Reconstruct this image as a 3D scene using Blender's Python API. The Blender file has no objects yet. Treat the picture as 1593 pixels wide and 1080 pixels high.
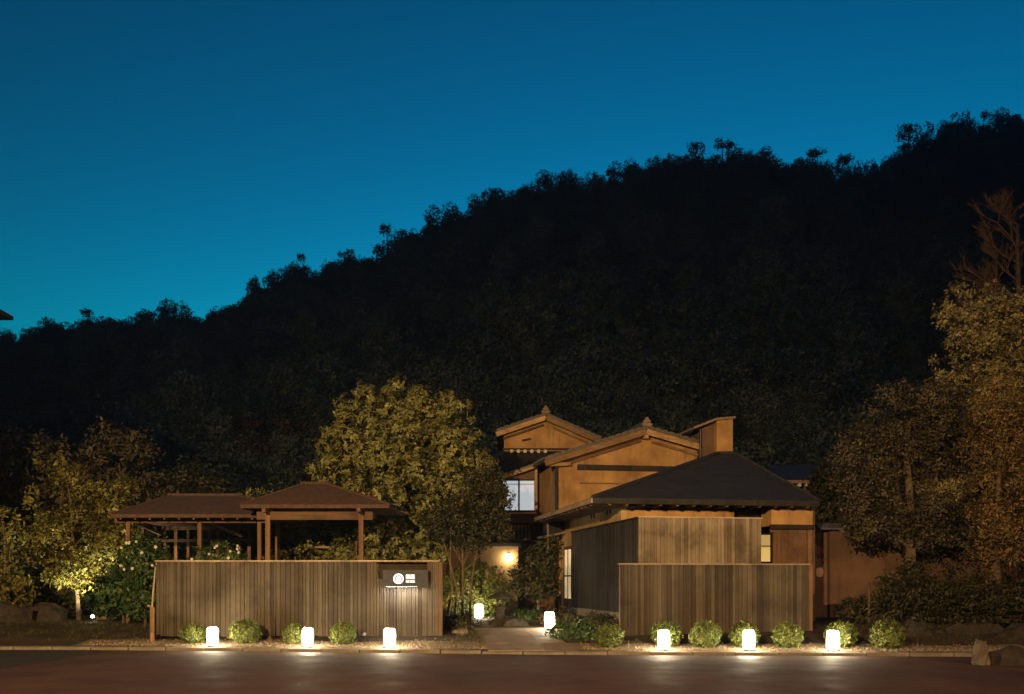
import bpy, math, random
import numpy as np
from mathutils import Vector, Matrix, noise as mnoise

rnd = random.Random(7)
RAD = math.radians
sc = bpy.context.scene
COL = sc.collection

# ------------------------------------------------------------------ camera
FOC, HOR, CX, EYE = 1500.0, 905.0, 796.5, 1.6
cam = bpy.data.objects.new('camera', bpy.data.cameras.new('camera'))
COL.objects.link(cam)
cam.location = (0, 0, EYE)
cam.rotation_euler = (RAD(90), 0, 0)
cam.data.sensor_width = 36
cam.data.lens = FOC / 1593 * 36
cam.data.shift_y = (HOR - 540) / 1593
cam.data.clip_end = 5000
sc.camera = cam

# ------------------------------------------------------------------ sky: the last blue of dusk
SUN_EL, SUN_AZ = -3.0, 14.0
world = bpy.data.worlds.new('World')
sc.world = world
world.use_nodes = True
wt = world.node_tree
bg = wt.nodes['Background']
sky = wt.nodes.new('ShaderNodeTexSky')
sky.sky_type = 'NISHITA'
sky.sun_disc = False
sky.sun_elevation = RAD(SUN_EL)
sky.sun_rotation = RAD(SUN_AZ)
sky.ozone_density = 3.0
gam = wt.nodes.new('ShaderNodeGamma')
gam.inputs['Gamma'].default_value = 2.0
wb = wt.nodes.new('ShaderNodeVectorMath')
wb.operation = 'MULTIPLY'
wb.inputs[1].default_value = (6.0, 610.0, 148.0)      # film white balance of the blue hour
wt.links.new(sky.outputs[0], gam.inputs[0])
wt.links.new(gam.outputs[0], wb.inputs[0])
wt.links.new(wb.outputs[0], bg.inputs[0])
bg.inputs[1].default_value = 0.1

# faint afterglow from beyond the ridge
sd = bpy.data.lights.new('afterglow_sun', 'SUN')
sd.energy = 0.01
sd.angle = RAD(15)
sd.color = (1.0, 0.85, 0.7)
so = bpy.data.objects.new('afterglow_sun', sd)
COL.objects.link(so)
so.rotation_euler = (RAD(-80), 0, RAD(-SUN_AZ))

vs = sc.view_settings
vs.view_transform = 'Standard'
vs.look = 'None'
vs.exposure = 0
vs.gamma = 1
vs.use_curve_mapping = False
sc.render.engine = 'CYCLES'
sc.cycles.use_denoising = True
sc.cycles.max_bounces = 5
sc.cycles.diffuse_bounces = 3
sc.cycles.glossy_bounces = 2
sc.cycles.transmission_bounces = 3
sc.cycles.transparent_max_bounces = 4
sc.cycles.sample_clamp_indirect = 4
sc.cycles.caustics_reflective = False
sc.cycles.caustics_refractive = False

# ------------------------------------------------------------------ helpers
def wx(px, Y): return (px - CX) * Y / FOC
def wz(py, Y): return EYE + (HOR - py) * Y / FOC

def tag(o, label=None, cat=None, group=None, kind=None):
    if label: o['label'] = label
    if cat: o['category'] = cat
    if group: o['group'] = group
    if kind: o['kind'] = kind
    return o

def empty(name, loc, label, cat, group=None, rz=0.0):
    o = bpy.data.objects.new(name, None)
    o.empty_display_size = .2
    COL.objects.link(o)
    o.location = loc
    o.rotation_euler = (0, 0, rz)
    return tag(o, label, cat, group)

def link(name, me, mat=None, parent=None, loc=None):
    o = bpy.data.objects.new(name, me)
    COL.objects.link(o)
    if mat is not None and not me.materials: me.materials.append(mat)
    if parent is not None: o.parent = parent
    if loc is not None: o.location = loc
    return o

def dup(o, parent=None, loc=None, scale=None, rot=None):
    c = o.copy()
    COL.objects.link(c)
    if parent is not None: c.parent = parent
    if loc is not None: c.location = loc
    if scale is not None: c.scale = scale
    if rot is not None: c.rotation_euler = rot
    return c

def dup_tree(root, loc, rz=0.0, label=None, scale=None):
    r = dup(root, None, loc, scale, (0, 0, rz))
    if label: r['label'] = label
    for ch in list(root.children):
        c = dup(ch, r)
        for g in list(ch.children): dup(g, c)
    return r

class MB:
    def __init__(s): s.v = []; s.f = []
    def poly(s, pts, faces):
        n = len(s.v); s.v += [tuple(p) for p in pts]
        s.f += [tuple(i + n for i in f) for f in faces]; return s
    def box(s, x0, x1, y0, y1, z0, z1):
        P = [(x0,y0,z0),(x1,y0,z0),(x1,y1,z0),(x0,y1,z0),(x0,y0,z1),(x1,y0,z1),(x1,y1,z1),(x0,y1,z1)]
        return s.poly(P, [(0,3,2,1),(4,5,6,7),(0,1,5,4),(1,2,6,5),(2,3,7,6),(3,0,4,7)])
    def beam(s, a, b, w, h, up=(0,0,1)):
        a = Vector(a); b = Vector(b); d = (b - a).normalized(); u = Vector(up)
        r = d.cross(u)
        if r.length < 1e-4: r = d.cross(Vector((0,1,0)))
        r.normalize(); u = r.cross(d)
        P = []
        for p in (a, b):
            for i, j in ((-1,-1),(1,-1),(1,1),(-1,1)): P.append(p + r*(i*w/2) + u*(j*h/2))
        return s.poly(P, [(0,1,2,3),(7,6,5,4),(0,4,5,1),(1,5,6,2),(2,6,7,3),(3,7,4,0)])
    def prism(s, prof, y0, y1):                    # closed (x,z) outline pushed from y0 to y1
        n = len(prof)
        P = [(x, y0, z) for x, z in prof] + [(x, y1, z) for x, z in prof]
        F = [tuple(range(n)), tuple(range(2*n-1, n-1, -1))]
        F += [(i, n+i, n+(i+1) % n, (i+1) % n) for i in range(n)]
        return s.poly(P, F)
    def tube(s, path, rad, n=7, cap=True):
        path = [Vector(p) for p in path]; base = len(s.v); P = []; F = []
        prev = None
        for i, p in enumerate(path):
            d = (path[min(i+1, len(path)-1)] - path[max(i-1, 0)]).normalized()
            r = d.cross(Vector((0.13, 1, 0.07))) if prev is None else prev - d*prev.dot(d)
            if r.length < 1e-5: r = d.cross(Vector((1,0,0)))
            r.normalize(); prev = r; u = d.cross(r)
            for k in range(n):
                a = 2*math.pi*k/n
                P.append(p + (r*math.cos(a) + u*math.sin(a))*rad[i])
        for i in range(len(path)-1):
            for k in range(n):
                F.append((i*n+k, i*n+(k+1) % n, (i+1)*n+(k+1) % n, (i+1)*n+k))
        if cap:
            F.append(tuple(range(n-1, -1, -1))); F.append(tuple((len(path)-1)*n+k for k in range(n)))
        return s.poly(P, F)
    def lathe(s, prof, n=16, c=(0,0,0)):           # (radius, z) profile
        P = []; F = []; m = len(prof)
        for r, z in prof:
            for k in range(n):
                a = 2*math.pi*k/n; P.append((c[0]+r*math.cos(a), c[1]+r*math.sin(a), c[2]+z))
        for i in range(m-1):
            for k in range(n): F.append((i*n+k, i*n+(k+1) % n, (i+1)*n+(k+1) % n, (i+1)*n+k))
        F.append(tuple(range(n-1, -1, -1))); F.append(tuple((m-1)*n+k for k in range(n)))
        return s.poly(P, F)
    def mesh(s, name, smooth=False):
        me = bpy.data.meshes.new(name); me.from_pydata(s.v, [], s.f)
        if smooth: me.polygons.foreach_set('use_smooth', [True]*len(me.polygons))
        me.update(); return me
    def build(s, name, mat, parent=None, loc=None, smooth=False):
        return link(name, s.mesh(name, smooth), mat, parent, loc)

# ------------------------------------------------------------------ materials
def mat_new(name):
    m = bpy.data.materials.new(name); m.use_nodes = True
    nt = m.node_tree; b = nt.nodes['Principled BSDF']
    return m, nt, b

def ramp(nt, src, stops):
    r = nt.nodes.new('ShaderNodeValToRGB'); e = r.color_ramp.elements
    while len(e) < len(stops): e.new(.5)
    for k, (p, c) in enumerate(stops): e[k].position = p; e[k].color = (*c, 1)
    nt.links.new(src, r.inputs[0]); return r.outputs[0]

def coords(nt, scale=(1,1,1), kind='Object'):
    t = nt.nodes.new('ShaderNodeTexCoord'); mp = nt.nodes.new('ShaderNodeMapping')
    mp.inputs['Scale'].default_value = scale; nt.links.new(t.outputs[kind], mp.inputs[0]); return mp

def noise(nt, vec, scale, detail=5, rough=.6, w=None):
    n = nt.nodes.new('ShaderNodeTexNoise'); n.inputs['Scale'].default_value = scale
    n.inputs['Detail'].default_value = detail; n.inputs['Roughness'].default_value = rough
    if w is not None:
        n.noise_dimensions = '4D'; nt.links.new(w, n.inputs['W'])
    nt.links.new(vec, n.inputs['Vector']); return n.outputs[0]

def bump(nt, b, h, strength, dist=.01):
    n = nt.nodes.new('ShaderNodeBump'); n.inputs['Strength'].default_value = strength
    n.inputs['Distance'].default_value = dist
    nt.links.new(h, n.inputs['Height']); nt.links.new(n.outputs[0], b.inputs['Normal'])

def math_n(nt, op, a, b):
    n = nt.nodes.new('ShaderNodeMath'); n.operation = op
    for i, x in enumerate((a, b)):
        if isinstance(x, (int, float)): n.inputs[i].default_value = x
        else: nt.links.new(x, n.inputs[i])
    return n.outputs[0]

def mix(nt, fac, a, b, mode='MIX'):
    n = nt.nodes.new('ShaderNodeMix'); n.data_type = 'RGBA'; n.blend_type = mode
    for i, x in ((0, fac), (6, a), (7, b)):
        if isinstance(x, (int, float)): n.inputs[i].default_value = x
        elif isinstance(x, tuple): n.inputs[i].default_value = (*x, 1)
        else: nt.links.new(x, n.inputs[i])
    return n.outputs[2]

def m_wood(name, dark, light, axis='z', scale=6, rough=.8, streak=0.0):
    m, nt, b = mat_new(name)
    st = {'z': (1, 1, .045), 'x': (.045, 1, 1), 'y': (1, .045, 1)}[axis]
    oi = nt.nodes.new('ShaderNodeObjectInfo')
    w10 = math_n(nt, 'MULTIPLY', oi.outputs['Random'], 37)
    g = noise(nt, coords(nt, st).outputs[0], scale*4, 8, .65, w10)
    big = noise(nt, coords(nt, st).outputs[0], scale, 3, .5, w10)
    f = math_n(nt, 'ADD', math_n(nt, 'MULTIPLY', g, .6), math_n(nt, 'MULTIPLY', big, .4))
    c = ramp(nt, f, [(.36, dark), (.66, light)])
    tint = ramp(nt, oi.outputs['Random'], [(0, (.55,.50,.47)), (.3, (.85,.80,.76)), (.65, (1.0,.98,.93)), (1, (1.32,1.27,1.18))])
    c = mix(nt, 1, c, tint, 'MULTIPLY')
    gp_ = nt.nodes.new('ShaderNodeNewGeometry')                       # weather stains and painted pools of light running over neighbouring boards
    c = mix(nt, 1, c, ramp(nt, noise(nt, gp_.outputs['Position'], 1.3, 5, .65), [(.3, (.45,.42,.40)), (.5, (.95,.95,.95)), (.7, (1.25,1.22,1.15))]), 'MULTIPLY')
    nt.links.new(c, b.inputs['Base Color']); b.inputs['Roughness'].default_value = rough
    b.inputs['Specular IOR Level'].default_value = .3
    bump(nt, b, g, .5, .006); return m

def m_noise(name, a, c, scale=4, rough=.85, bstr=.3, bscale=40, spec=.3, bdist=.01, metal=0):
    m, nt, b = mat_new(name); co = coords(nt)
    col = ramp(nt, noise(nt, co.outputs[0], scale, 6, .6), [(.3, a), (.72, c)])
    nt.links.new(col, b.inputs['Base Color']); b.inputs['Roughness'].default_value = rough
    b.inputs['Specular IOR Level'].default_value = spec; b.inputs['Metallic'].default_value = metal
    bump(nt, b, noise(nt, co.outputs[0], bscale, 4, .6), bstr, bdist); return m

def m_plaster(name, base, stain):
    m, nt, b = mat_new(name); co = coords(nt)
    big = noise(nt, co.outputs[0], .9, 6, .65)
    run = noise(nt, coords(nt, (2.2, 2.2, .25)).outputs[0], 1.6, 5, .6)
    c = mix(nt, ramp(nt, big, [(.36, (0,0,0)), (.64, (1,1,1))]), base, stain)
    c = mix(nt, ramp(nt, run, [(.52, (0,0,0)), (.72, (.6,.6,.6))]), c, tuple(x*.6 for x in stain))
    nt.links.new(c, b.inputs['Base Color']); b.inputs['Roughness'].default_value = .92
    b.inputs['Specular IOR Level'].default_value = .15
    bump(nt, b, noise(nt, co.outputs[0], 60, 4, .7), .35, .004); return m

def m_leaf(name, c0, c1, c2, trans=.25, patch=.5, inst=False):
    m, nt, b = mat_new(name)
    geo = nt.nodes.new('ShaderNodeNewGeometry'); co = coords(nt)
    n = noise(nt, co.outputs[0], patch, 3, .6)
    f = math_n(nt, 'ADD', math_n(nt, 'MULTIPLY', geo.outputs['Random Per Island'], .55), math_n(nt, 'MULTIPLY', n, .5))
    c = ramp(nt, f, [(.2, c0), (.5, c1), (.85, c2)])
    if inst:                                        # every tree of the wood its own shade of green
        oi = nt.nodes.new('ShaderNodeObjectInfo')
        c = mix(nt, 1, c, ramp(nt, oi.outputs['Random'], [(0, (.40,.45,.5)), (.35, (.8,.85,.85)), (.7, (1.1,1.1,1.0)), (.9, (1.5,1.4,1.15)), (1, (1.3,.95,.7))]), 'MULTIPLY')
    nt.links.new(c, b.inputs['Base Color']); b.inputs['Roughness'].default_value = .5
    b.inputs['Specular IOR Level'].default_value = .3
    tr = nt.nodes.new('ShaderNodeBsdfTranslucent'); nt.links.new(c, tr.inputs[0])
    ms = nt.nodes.new('ShaderNodeMixShader'); ms.inputs[0].default_value = trans
    nt.links.new(b.outputs[0], ms.inputs[1]); nt.links.new(tr.outputs[0], ms.inputs[2])
    nt.links.new(ms.outputs[0], nt.nodes['Material Output'].inputs[0]); return m

def m_emit(name, col, strength, base=(.8,.8,.8), var=None):
    m, nt, b = mat_new(name)
    b.inputs['Base Color'].default_value = (*base, 1)
    b.inputs['Emission Color'].default_value = (*col, 1)
    b.inputs['Emission Strength'].default_value = strength
    if var:
        n = noise(nt, coords(nt, var).outputs[0], 1.0, 2, .5)
        s = nt.nodes.new('ShaderNodeMapRange'); s.inputs[3].default_value = strength*.55; s.inputs[4].default_value = strength*1.4
        s.inputs[1].default_value = .3; s.inputs[2].default_value = .7
        nt.links.new(n, s.inputs[0]); nt.links.new(s.outputs[0], b.inputs['Emission Strength'])
    return m

def m_plain(name, col, rough=.6, spec=.3, metal=0):
    m, nt, b = mat_new(name)
    n = noise(nt, coords(nt).outputs[0], 9, 4, .6)
    c = ramp(nt, n, [(.3, tuple(x*.75 for x in col)), (.7, tuple(x*1.15 for x in col))])
    nt.links.new(c, b.inputs['Base Color']); b.inputs['Roughness'].default_value = rough
    b.inputs['Specular IOR Level'].default_value = spec; b.inputs['Metallic'].default_value = metal
    return m

M = {}
M['fence'] = m_wood('weathered_fence_wood', (.030,.025,.018), (.116,.095,.068))
M['fence_pale'] = m_wood('pale_screen_wood', (.105,.088,.069), (.34,.29,.23))
M['rail'] = m_wood('cap_wood', (.24,.18,.13), (.50,.41,.31), 'x')
M['post'] = m_wood('brown_post_wood', (.13,.075,.045), (.26,.16,.10))
M['beam'] = m_wood('brown_beam_wood', (.12,.07,.045), (.24,.15,.095), 'x')
M['black'] = m_wood('charred_black_boards', (.012,.011,.012), (.040,.036,.034), rough=.7)
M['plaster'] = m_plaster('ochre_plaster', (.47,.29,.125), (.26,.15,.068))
M['plaster_lit'] = m_plaster('lamplit_plaster', (.46,.33,.165), (.35,.235,.115))  # paler copy of the plaster with lamplight put into its colour
M['plaster_dim'] = m_plaster('shaded_plaster', (.15,.09,.062), (.10,.06,.042))  # darker copy of the plaster with shade put into its colour
M['barge'] = m_wood('bargeboard_wood', (.26,.165,.085), (.44,.30,.17), 'x')
M['shingle'] = m_noise('brown_bark_shingle', (.06,.036,.03), (.115,.073,.058), 7, .9, .6, 30, .2, .02)
M['slate'] = m_noise('dark_metal_roof', (.016,.017,.024), (.030,.030,.042), 3, .65, .25, 18, .4, .01)
M['tile'] = m_noise('grey_roof_tile', (.06,.055,.055), (.14,.12,.11), 6, .6, .3, 30, .4)
M['tile_warm'] = m_noise('ridge_tile_clay', (.14,.09,.07), (.32,.22,.17), 12, .7, .4, 30, .3)
M['concrete'] = m_noise('edging_concrete', (.10,.085,.068), (.26,.225,.18), 3, .9, .5, 60, .2, .006)
M['stone'] = m_noise('rough_stone', (.06,.05,.042), (.20,.165,.13), 3, .9, .8, 12, .2, .03)
M['stone_dark'] = m_noise('lantern_stone', (.022,.018,.016), (.062,.052,.044), 8, .9, .8, 25, .2, .02)
M['trunk'] = m_noise('bark', (.06,.042,.03), (.19,.14,.10), 6, .95, .9, 14, .1, .04)
M['trunk_pale'] = m_noise('pale_bark', (.22,.19,.14), (.42,.37,.28), 6, .9, .6, 20, .1, .02)
M['twig'] = m_noise('bare_red_twigs', (.09,.055,.042), (.18,.11,.08), 6, .9, .2, 20, .1)
M['iron'] = m_plain('black_iron', (.025,.025,.027), .5, .4)
M['steel'] = m_plain('grey_steel', (.25,.25,.26), .45, .5, .6)
M['sign'] = m_plain('sign_grey_metal', (.05,.05,.052), .85, .12)
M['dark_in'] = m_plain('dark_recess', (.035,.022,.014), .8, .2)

def foliage(n, g, t=.25, p=.5): M[n] = m_leaf(n, *g, trans=t, patch=p, inst='forest' in n)
foliage('leaf_oak', ((.085,.092,.034), (.175,.18,.062), (.28,.262,.10)), .12, .6)
foliage('leaf_dark', ((.022,.026,.012), (.045,.047,.02), (.085,.07,.03)), .2, .5)
foliage('leaf_purple', ((.04,.034,.022), (.075,.062,.036), (.12,.10,.055)), .15, .5)
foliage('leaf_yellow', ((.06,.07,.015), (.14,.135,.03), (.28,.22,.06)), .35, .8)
foliage('leaf_green', ((.02,.05,.02), (.05,.10,.03), (.12,.17,.06)), .25, 1.2)
foliage('leaf_bush', ((.05,.075,.016), (.115,.145,.034), (.20,.21,.06)), .2, 4)
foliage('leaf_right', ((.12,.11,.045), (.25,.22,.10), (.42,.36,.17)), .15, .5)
foliage('leaf_orange_lit', ((.085,.058,.02), (.175,.12,.045), (.28,.19,.075)), .2, .6)  # orange lamplight put into the leaf colour
foliage('leaf_forest', ((.045,.068,.072), (.080,.112,.110), (.115,.145,.13)), .12, .25)
foliage('leaf_forest_red', ((.07,.045,.035), (.12,.075,.05), (.15,.09,.06)), .15, .25)
foliage('leaf_ridge', ((.03,.034,.03), (.05,.055,.046), (.08,.08,.06)), .1, .25)
foliage('grass_blade', ((.035,.04,.012), (.075,.075,.025), (.14,.12,.05)), .25, 2)
foliage('petal', ((.6,.58,.52), (.75,.73,.66), (.85,.83,.76)), .3, 2)
M['soil'] = m_noise('soil', (.035,.027,.02), (.10,.075,.05), 1.6, .95, .9, 26, .1, .03)
M['forest_floor'] = m_noise('forest_floor', (.012,.012,.009), (.03,.028,.018), .3, .95, .6, 3, .1, .2)

def m_asphalt():
    m, nt, b = mat_new('lamplit_asphalt'); co = coords(nt)
    big = noise(nt, co.outputs[0], .35, 6, .6); fine = noise(nt, co.outputs[0], 55, 5, .75)
    mid = noise(nt, co.outputs[0], 7, 6, .75)
    c = ramp(nt, math_n(nt, 'ADD', math_n(nt, 'MULTIPLY', big, .4), math_n(nt, 'ADD', math_n(nt, 'MULTIPLY', fine, .25), math_n(nt, 'MULTIPLY', mid, .35))),
             [(.38, (.026,.012,.0075)), (.62, (.105,.050,.033))])  # the street lamp's warm brown is put into the road colour
    nt.links.new(c, b.inputs['Base Color'])
    r = nt.nodes.new('ShaderNodeMapRange'); r.inputs[1].default_value = .35; r.inputs[2].default_value = .65
    r.inputs[3].default_value = .62; r.inputs[4].default_value = .9
    nt.links.new(noise(nt, co.outputs[0], 1.1, 4, .6), r.inputs[0]); nt.links.new(r.outputs[0], b.inputs['Roughness'])
    b.inputs['Specular IOR Level'].default_value = .28
    h = math_n(nt, 'ADD', math_n(nt, 'MULTIPLY', fine, .5), math_n(nt, 'MULTIPLY', noise(nt, co.outputs[0], 9, 3, .5), 1.0))
    bump(nt, b, h, .8, .016); return m
M['asphalt'] = m_asphalt()
M['strip_dark'] = m_noise('dark_strip_tone', (.022,.018,.018), (.045,.036,.034), 2, .7, .6, 60, .35, .01)
M['gravel'] = m_noise('pale_gravel', (.10,.075,.05), (.36,.28,.19), 22, .95, .9, 60, .1, .02)
M['path'] = m_noise('path_paving', (.16,.12,.09), (.27,.21,.16), 2.4, .75, .5, 50, .3, .008)

# ------------------------------------------------------------------ ground, road, kerb, hill
KX = [-60, -16, -9.8, -5, .75, 4.5, 12, 60]
KY = [24.0, 22.75, 22.6, 22.0, 21.1, 20.9, 20.45, 18.0]
def kerb_y(x): return float(np.interp(x, KX, KY))
def gz(x, y):
    d = y - kerb_y(x)
    h = float(np.interp(d, [0, .6, 2.6, 5, 10, 18, 40, 55], [.07, .075, .25, .38, .45, .6, 1.0, 2.0]))
    return h + (0.05*mnoise.noise((x*.35, y*.35, 0)) if d > 1.2 else 0)

MB().poly([(-1500,-600,-.08),(1500,-600,-.08),(1500,2500,-.08),(-1500,2500,-.08)], [(0,1,2,3)]).build('ground', M['soil'])['kind'] = 'structure'

xs = list(np.arange(-60, 60.1, .75))
rv = []; rf = []
for x in xs: rv += [(x, -30, 0), (x, 10, 0), (x, kerb_y(x) - .02, 0)]
for i in range(len(xs)-1):
    for j in range(2): rf.append((i*3+j, i*3+3+j, i*3+4+j, i*3+1+j))
MB().poly(rv, rf).build('road', M['asphalt'])['kind'] = 'structure'

# dark flat strip laid on the road at the left
tag(MB().poly([(wx(-60, 17.2), 17.0, .004), (wx(0, 17.6), 17.6, .004), (-9.3, 22.2, .004), (-9.9, 22.45, .004), (wx(0, 21.6), 21.9, .004), (-13.5, 21.8, .004)],
         [(0,1,2,3,4,5)]).build('dark_road_strip', M['strip_dark']), kind='structure')

ys = [0.26, .34, .6, 1.0, 1.5, 2.1, 2.6, 3.2, 4, 5, 6.5, 8, 10, 13, 18, 25, 33, 41, 50]
gv = []; gf = []; n = len(ys)
for x in xs:
    ky = kerb_y(x)
    for d in ys: gv.append((x, ky + d, gz(x, ky + d)))
for i in range(len(xs)-1):
    for j in range(n-1): gf.append((i*n+j, (i+1)*n+j, (i+1)*n+j+1, i*n+j+1))
MB().poly(gv, gf).build('garden_ground', M['soil'], smooth=True)['kind'] = 'structure'

# gravel border between kerb and fences (sheet just above the soil)
gv = []; gf = []
bx = [x for x in np.arange(-10.5, 11.6, .4)]
for x in bx:
    ky = kerb_y(x); w = 1.45 + .3*mnoise.noise((x*.6, 3, 0))
    for d in (.27, .6, 1.0, w): gv.append((x, ky + d, gz(x, ky + d) + .012))
for i in range(len(bx)-1):
    for j in range(3): gf.append((i*4+j, i*4+4+j, i*4+5+j, i*4+1+j))
MB().poly(gv, gf).build('gravel_border', M['gravel'], smooth=True)['kind'] = 'structure'

# loose stones scattered on the border: many small pebbles as one mass
def pebbles():
    r = random.Random(5); mb = MB()
    for _ in range(3200):
        x = r.uniform(-10.3, 11); ky = kerb_y(x); y = ky + .3 + abs(r.gauss(0, .55))
        if -.55 < x < 1.55: continue
        s = r.uniform(.012, .035); z = gz(x, y) + .012; a = r.uniform(0, 6)
        P = [(x + s*math.cos(a + k*2.094), y + s*math.sin(a + k*2.094), z - .004) for k in range(3)] + [(x, y, z + s*.9)]
        mb.poly(P, [(0,1,3),(1,2,3),(2,0,3)])
    return mb
tag(pebbles().build('loose_gravel', M['gravel']), 'pale loose gravel scattered along the planting border', 'gravel', kind='stuff')

# kerb, stone by stone
kerb = bpy.data.objects.new('kerb', None); COL.objects.link(kerb); kerb['kind'] = 'structure'
km = MB().poly([(-.5,0,-.06),(.5,0,-.06),(.5,.26,-.06),(-.5,.26,-.06),(-.5,.025,.075),(.5,.025,.075),(.5,.26,.08),(-.5,.26,.08),(-.5,.0,.055),(.5,.0,.055)],
          [(0,3,2,1),(0,1,9,8),(8,9,5,4),(4,5,6,7),(1,2,6,5,9),(2,3,7,6),(3,0,8,4,7)]).mesh('kerb_stone')
km.materials.append(M['concrete'])
x = -20.0
while x < 19:
    L = .92; x2 = x + L; a = math.atan2(kerb_y(x2) - kerb_y(x), L)
    o = link('kerb_stone', km, None, kerb)
    low = -.5 < x + L/2 < 1.5
    o.location = (x + L/2, (kerb_y(x) + kerb_y(x2))/2 + rnd.uniform(-.006, .006), rnd.uniform(-.005, .004) - (.02 if low else 0))
    o.scale = (L - .018, 1, 1); o.rotation_euler = (0, 0, a + rnd.uniform(-.006, .006)); x = x2

# entrance path, slabs one by one
path = bpy.data.objects.new('path', None); COL.objects.link(path); path['kind'] = 'structure'
def path_x(y): t = (y - 21.35)/3.7; return -.52 - .42*t, 1.42 - .42*t
yy = 21.36; row = 0
while yy < 25.2:
    h = .62; a0, a1 = path_x(yy); cuts = 3
    for k in range(cuts):
        u0 = a0 + (a1-a0)*k/cuts; u1 = a0 + (a1-a0)*(k+1)/cuts
        y2 = yy + h
        b0, b1 = path_x(y2); w0 = b0 + (b1-b0)*k/cuts; w1 = b0 + (b1-b0)*(k+1)/cuts
        e = .006; dz = rnd.uniform(.012, .02)
        q = [(u0+e, yy+e), (u1-e, yy+e), (w1-e, y2-e), (w0+e, y2-e)]
        z = [gz(.5, p[1]) + dz for p in q]
        P = [(p[0], p[1], zz-.12) for p, zz in zip(q, z)] + [(p[0], p[1], zz) for p, zz in zip(q, z)]
        MB().poly(P, [(4,5,6,7),(0,1,5,4),(1,2,6,5),(2,3,7,6),(3,0,4,7)]).build('paving_slab', M['path'], path)
    yy += h; row += 1

# hillside
SIL = [(-400,545),(-100,535),(0,526),(100,514),(200,506),(250,500),(330,490),(380,472),(410,452),(480,420),(560,414),(590,392),(640,368),(690,345),(770,314),(850,284),(900,287),(980,262),(1060,247),(1130,242),(1190,246),(1215,262),(1270,252),(1320,272),(1400,238),(1430,218),(1480,205),(1530,192),(1593,185),(1700,175),(2000,190)]
RIDGE, FOOT, TREE_H = 170.0, 66.0, 6.5
def ridge_z(x):
    px = CX + x*FOC/RIDGE
    y = float(np.interp(px, [p for p, _ in SIL], [q for _, q in SIL]))
    return wz(y, RIDGE) - TREE_H
def hill_z(x, y):
    xs_ = x*RIDGE/max(y, 40.0)*.55 + x*.45
    zr = ridge_z(xs_); t = (y - FOOT)/(RIDGE - FOOT)
    if t <= 1:
        t = max(t, 0); z = zr*(.18*t + .82*t**1.25)
    else: z = zr - (y - RIDGE)*.35
    return z + 1.2*mnoise.noise((x*.05, y*.05, 1.0))*min(1, t*2) + .4
hv = []; hf = []
hx = np.arange(-190, 191, 6.0); hy = np.arange(58, 271, 5.0)
for a in hx:
    for b_ in hy: hv.append((a, b_, hill_z(a, b_)))
n = len(hy)
for i in range(len(hx)-1):
    for j in range(n-1): hf.append((i*n+j, (i+1)*n+j, (i+1)*n+j+1, i*n+j+1))
MB().poly(hv, hf).build('hillside', M['forest_floor'], smooth=True)['kind'] = 'structure'

# ------------------------------------------------------------------ foliage engine
def fast_mesh(name, V, nq, mat):
    me = bpy.data.meshes.new(name)
    me.vertices.add(len(V)); me.vertices.foreach_set('co', V.astype(np.float32).ravel())
    me.loops.add(nq*4); me.loops.foreach_set('vertex_index', np.arange(nq*4, dtype=np.int32))
    me.polygons.add(nq); me.polygons.foreach_set('loop_start', np.arange(0, nq*4, 4, dtype=np.int32))
    me.update(calc_edges=True); me.materials.append(mat); return me

def unit(a): return a/np.maximum(np.linalg.norm(a, axis=-1, keepdims=True), 1e-9)

def crown_points(rg, lobes, n, sub=0, subr=.3, fill=.25, holes=0, hole_r=.4):
    """clump centres and outward axes on the skin of a set of ellipsoids (or of smaller lobes budding from them)"""
    L = np.array(lobes, float)
    if sub:
        out = []
        w = (L[:,3]*L[:,4])**.8; w /= w.sum()
        for l, k in zip(L, np.maximum(3, (w*sub).astype(int))):
            d = unit(rg.normal(size=(k, 3))); rr = rg.uniform(.55, 1.0, (k, 1))
            c = l[:3] + d*l[3:6]*rr
            s = subr*rg.uniform(.6, 1.35, (k, 1))
            out.append(np.hstack([c, s*1.1, s*1.1, s*.85]))
        L = np.vstack(out)
    w = (L[:,3]*L[:,4]*L[:,5])**(2/3); w /= w.sum()
    idx = rg.choice(len(L), n, p=w)
    d = unit(rg.normal(size=(n, 3)))
    rr = np.where(rg.random((n, 1)) < fill, rg.uniform(.3, .9, (n, 1)), rg.uniform(.88, 1.08, (n, 1)))
    C = L[idx, :3] + d*L[idx, 3:6]*rr
    A = unit(d/L[idx, 3:6]*L[idx, 3:6].mean(1, keepdims=True) + np.array([0, 0, .35]) + rg.normal(size=(n, 3))*.25)
    keep = np.ones(n, bool)
    if not sub:
        for l in L:
            keep &= ~((((C - l[:3])/(l[3:6]*.72))**2).sum(1) < 1) | (rg.random(n) < .12)
    for _ in range(holes):
        h = C[rg.integers(n)]; keep &= ((C - h)**2).sum(1) > (hole_r*rg.uniform(.6, 1.2))**2
    return C[keep], A[keep]

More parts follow.
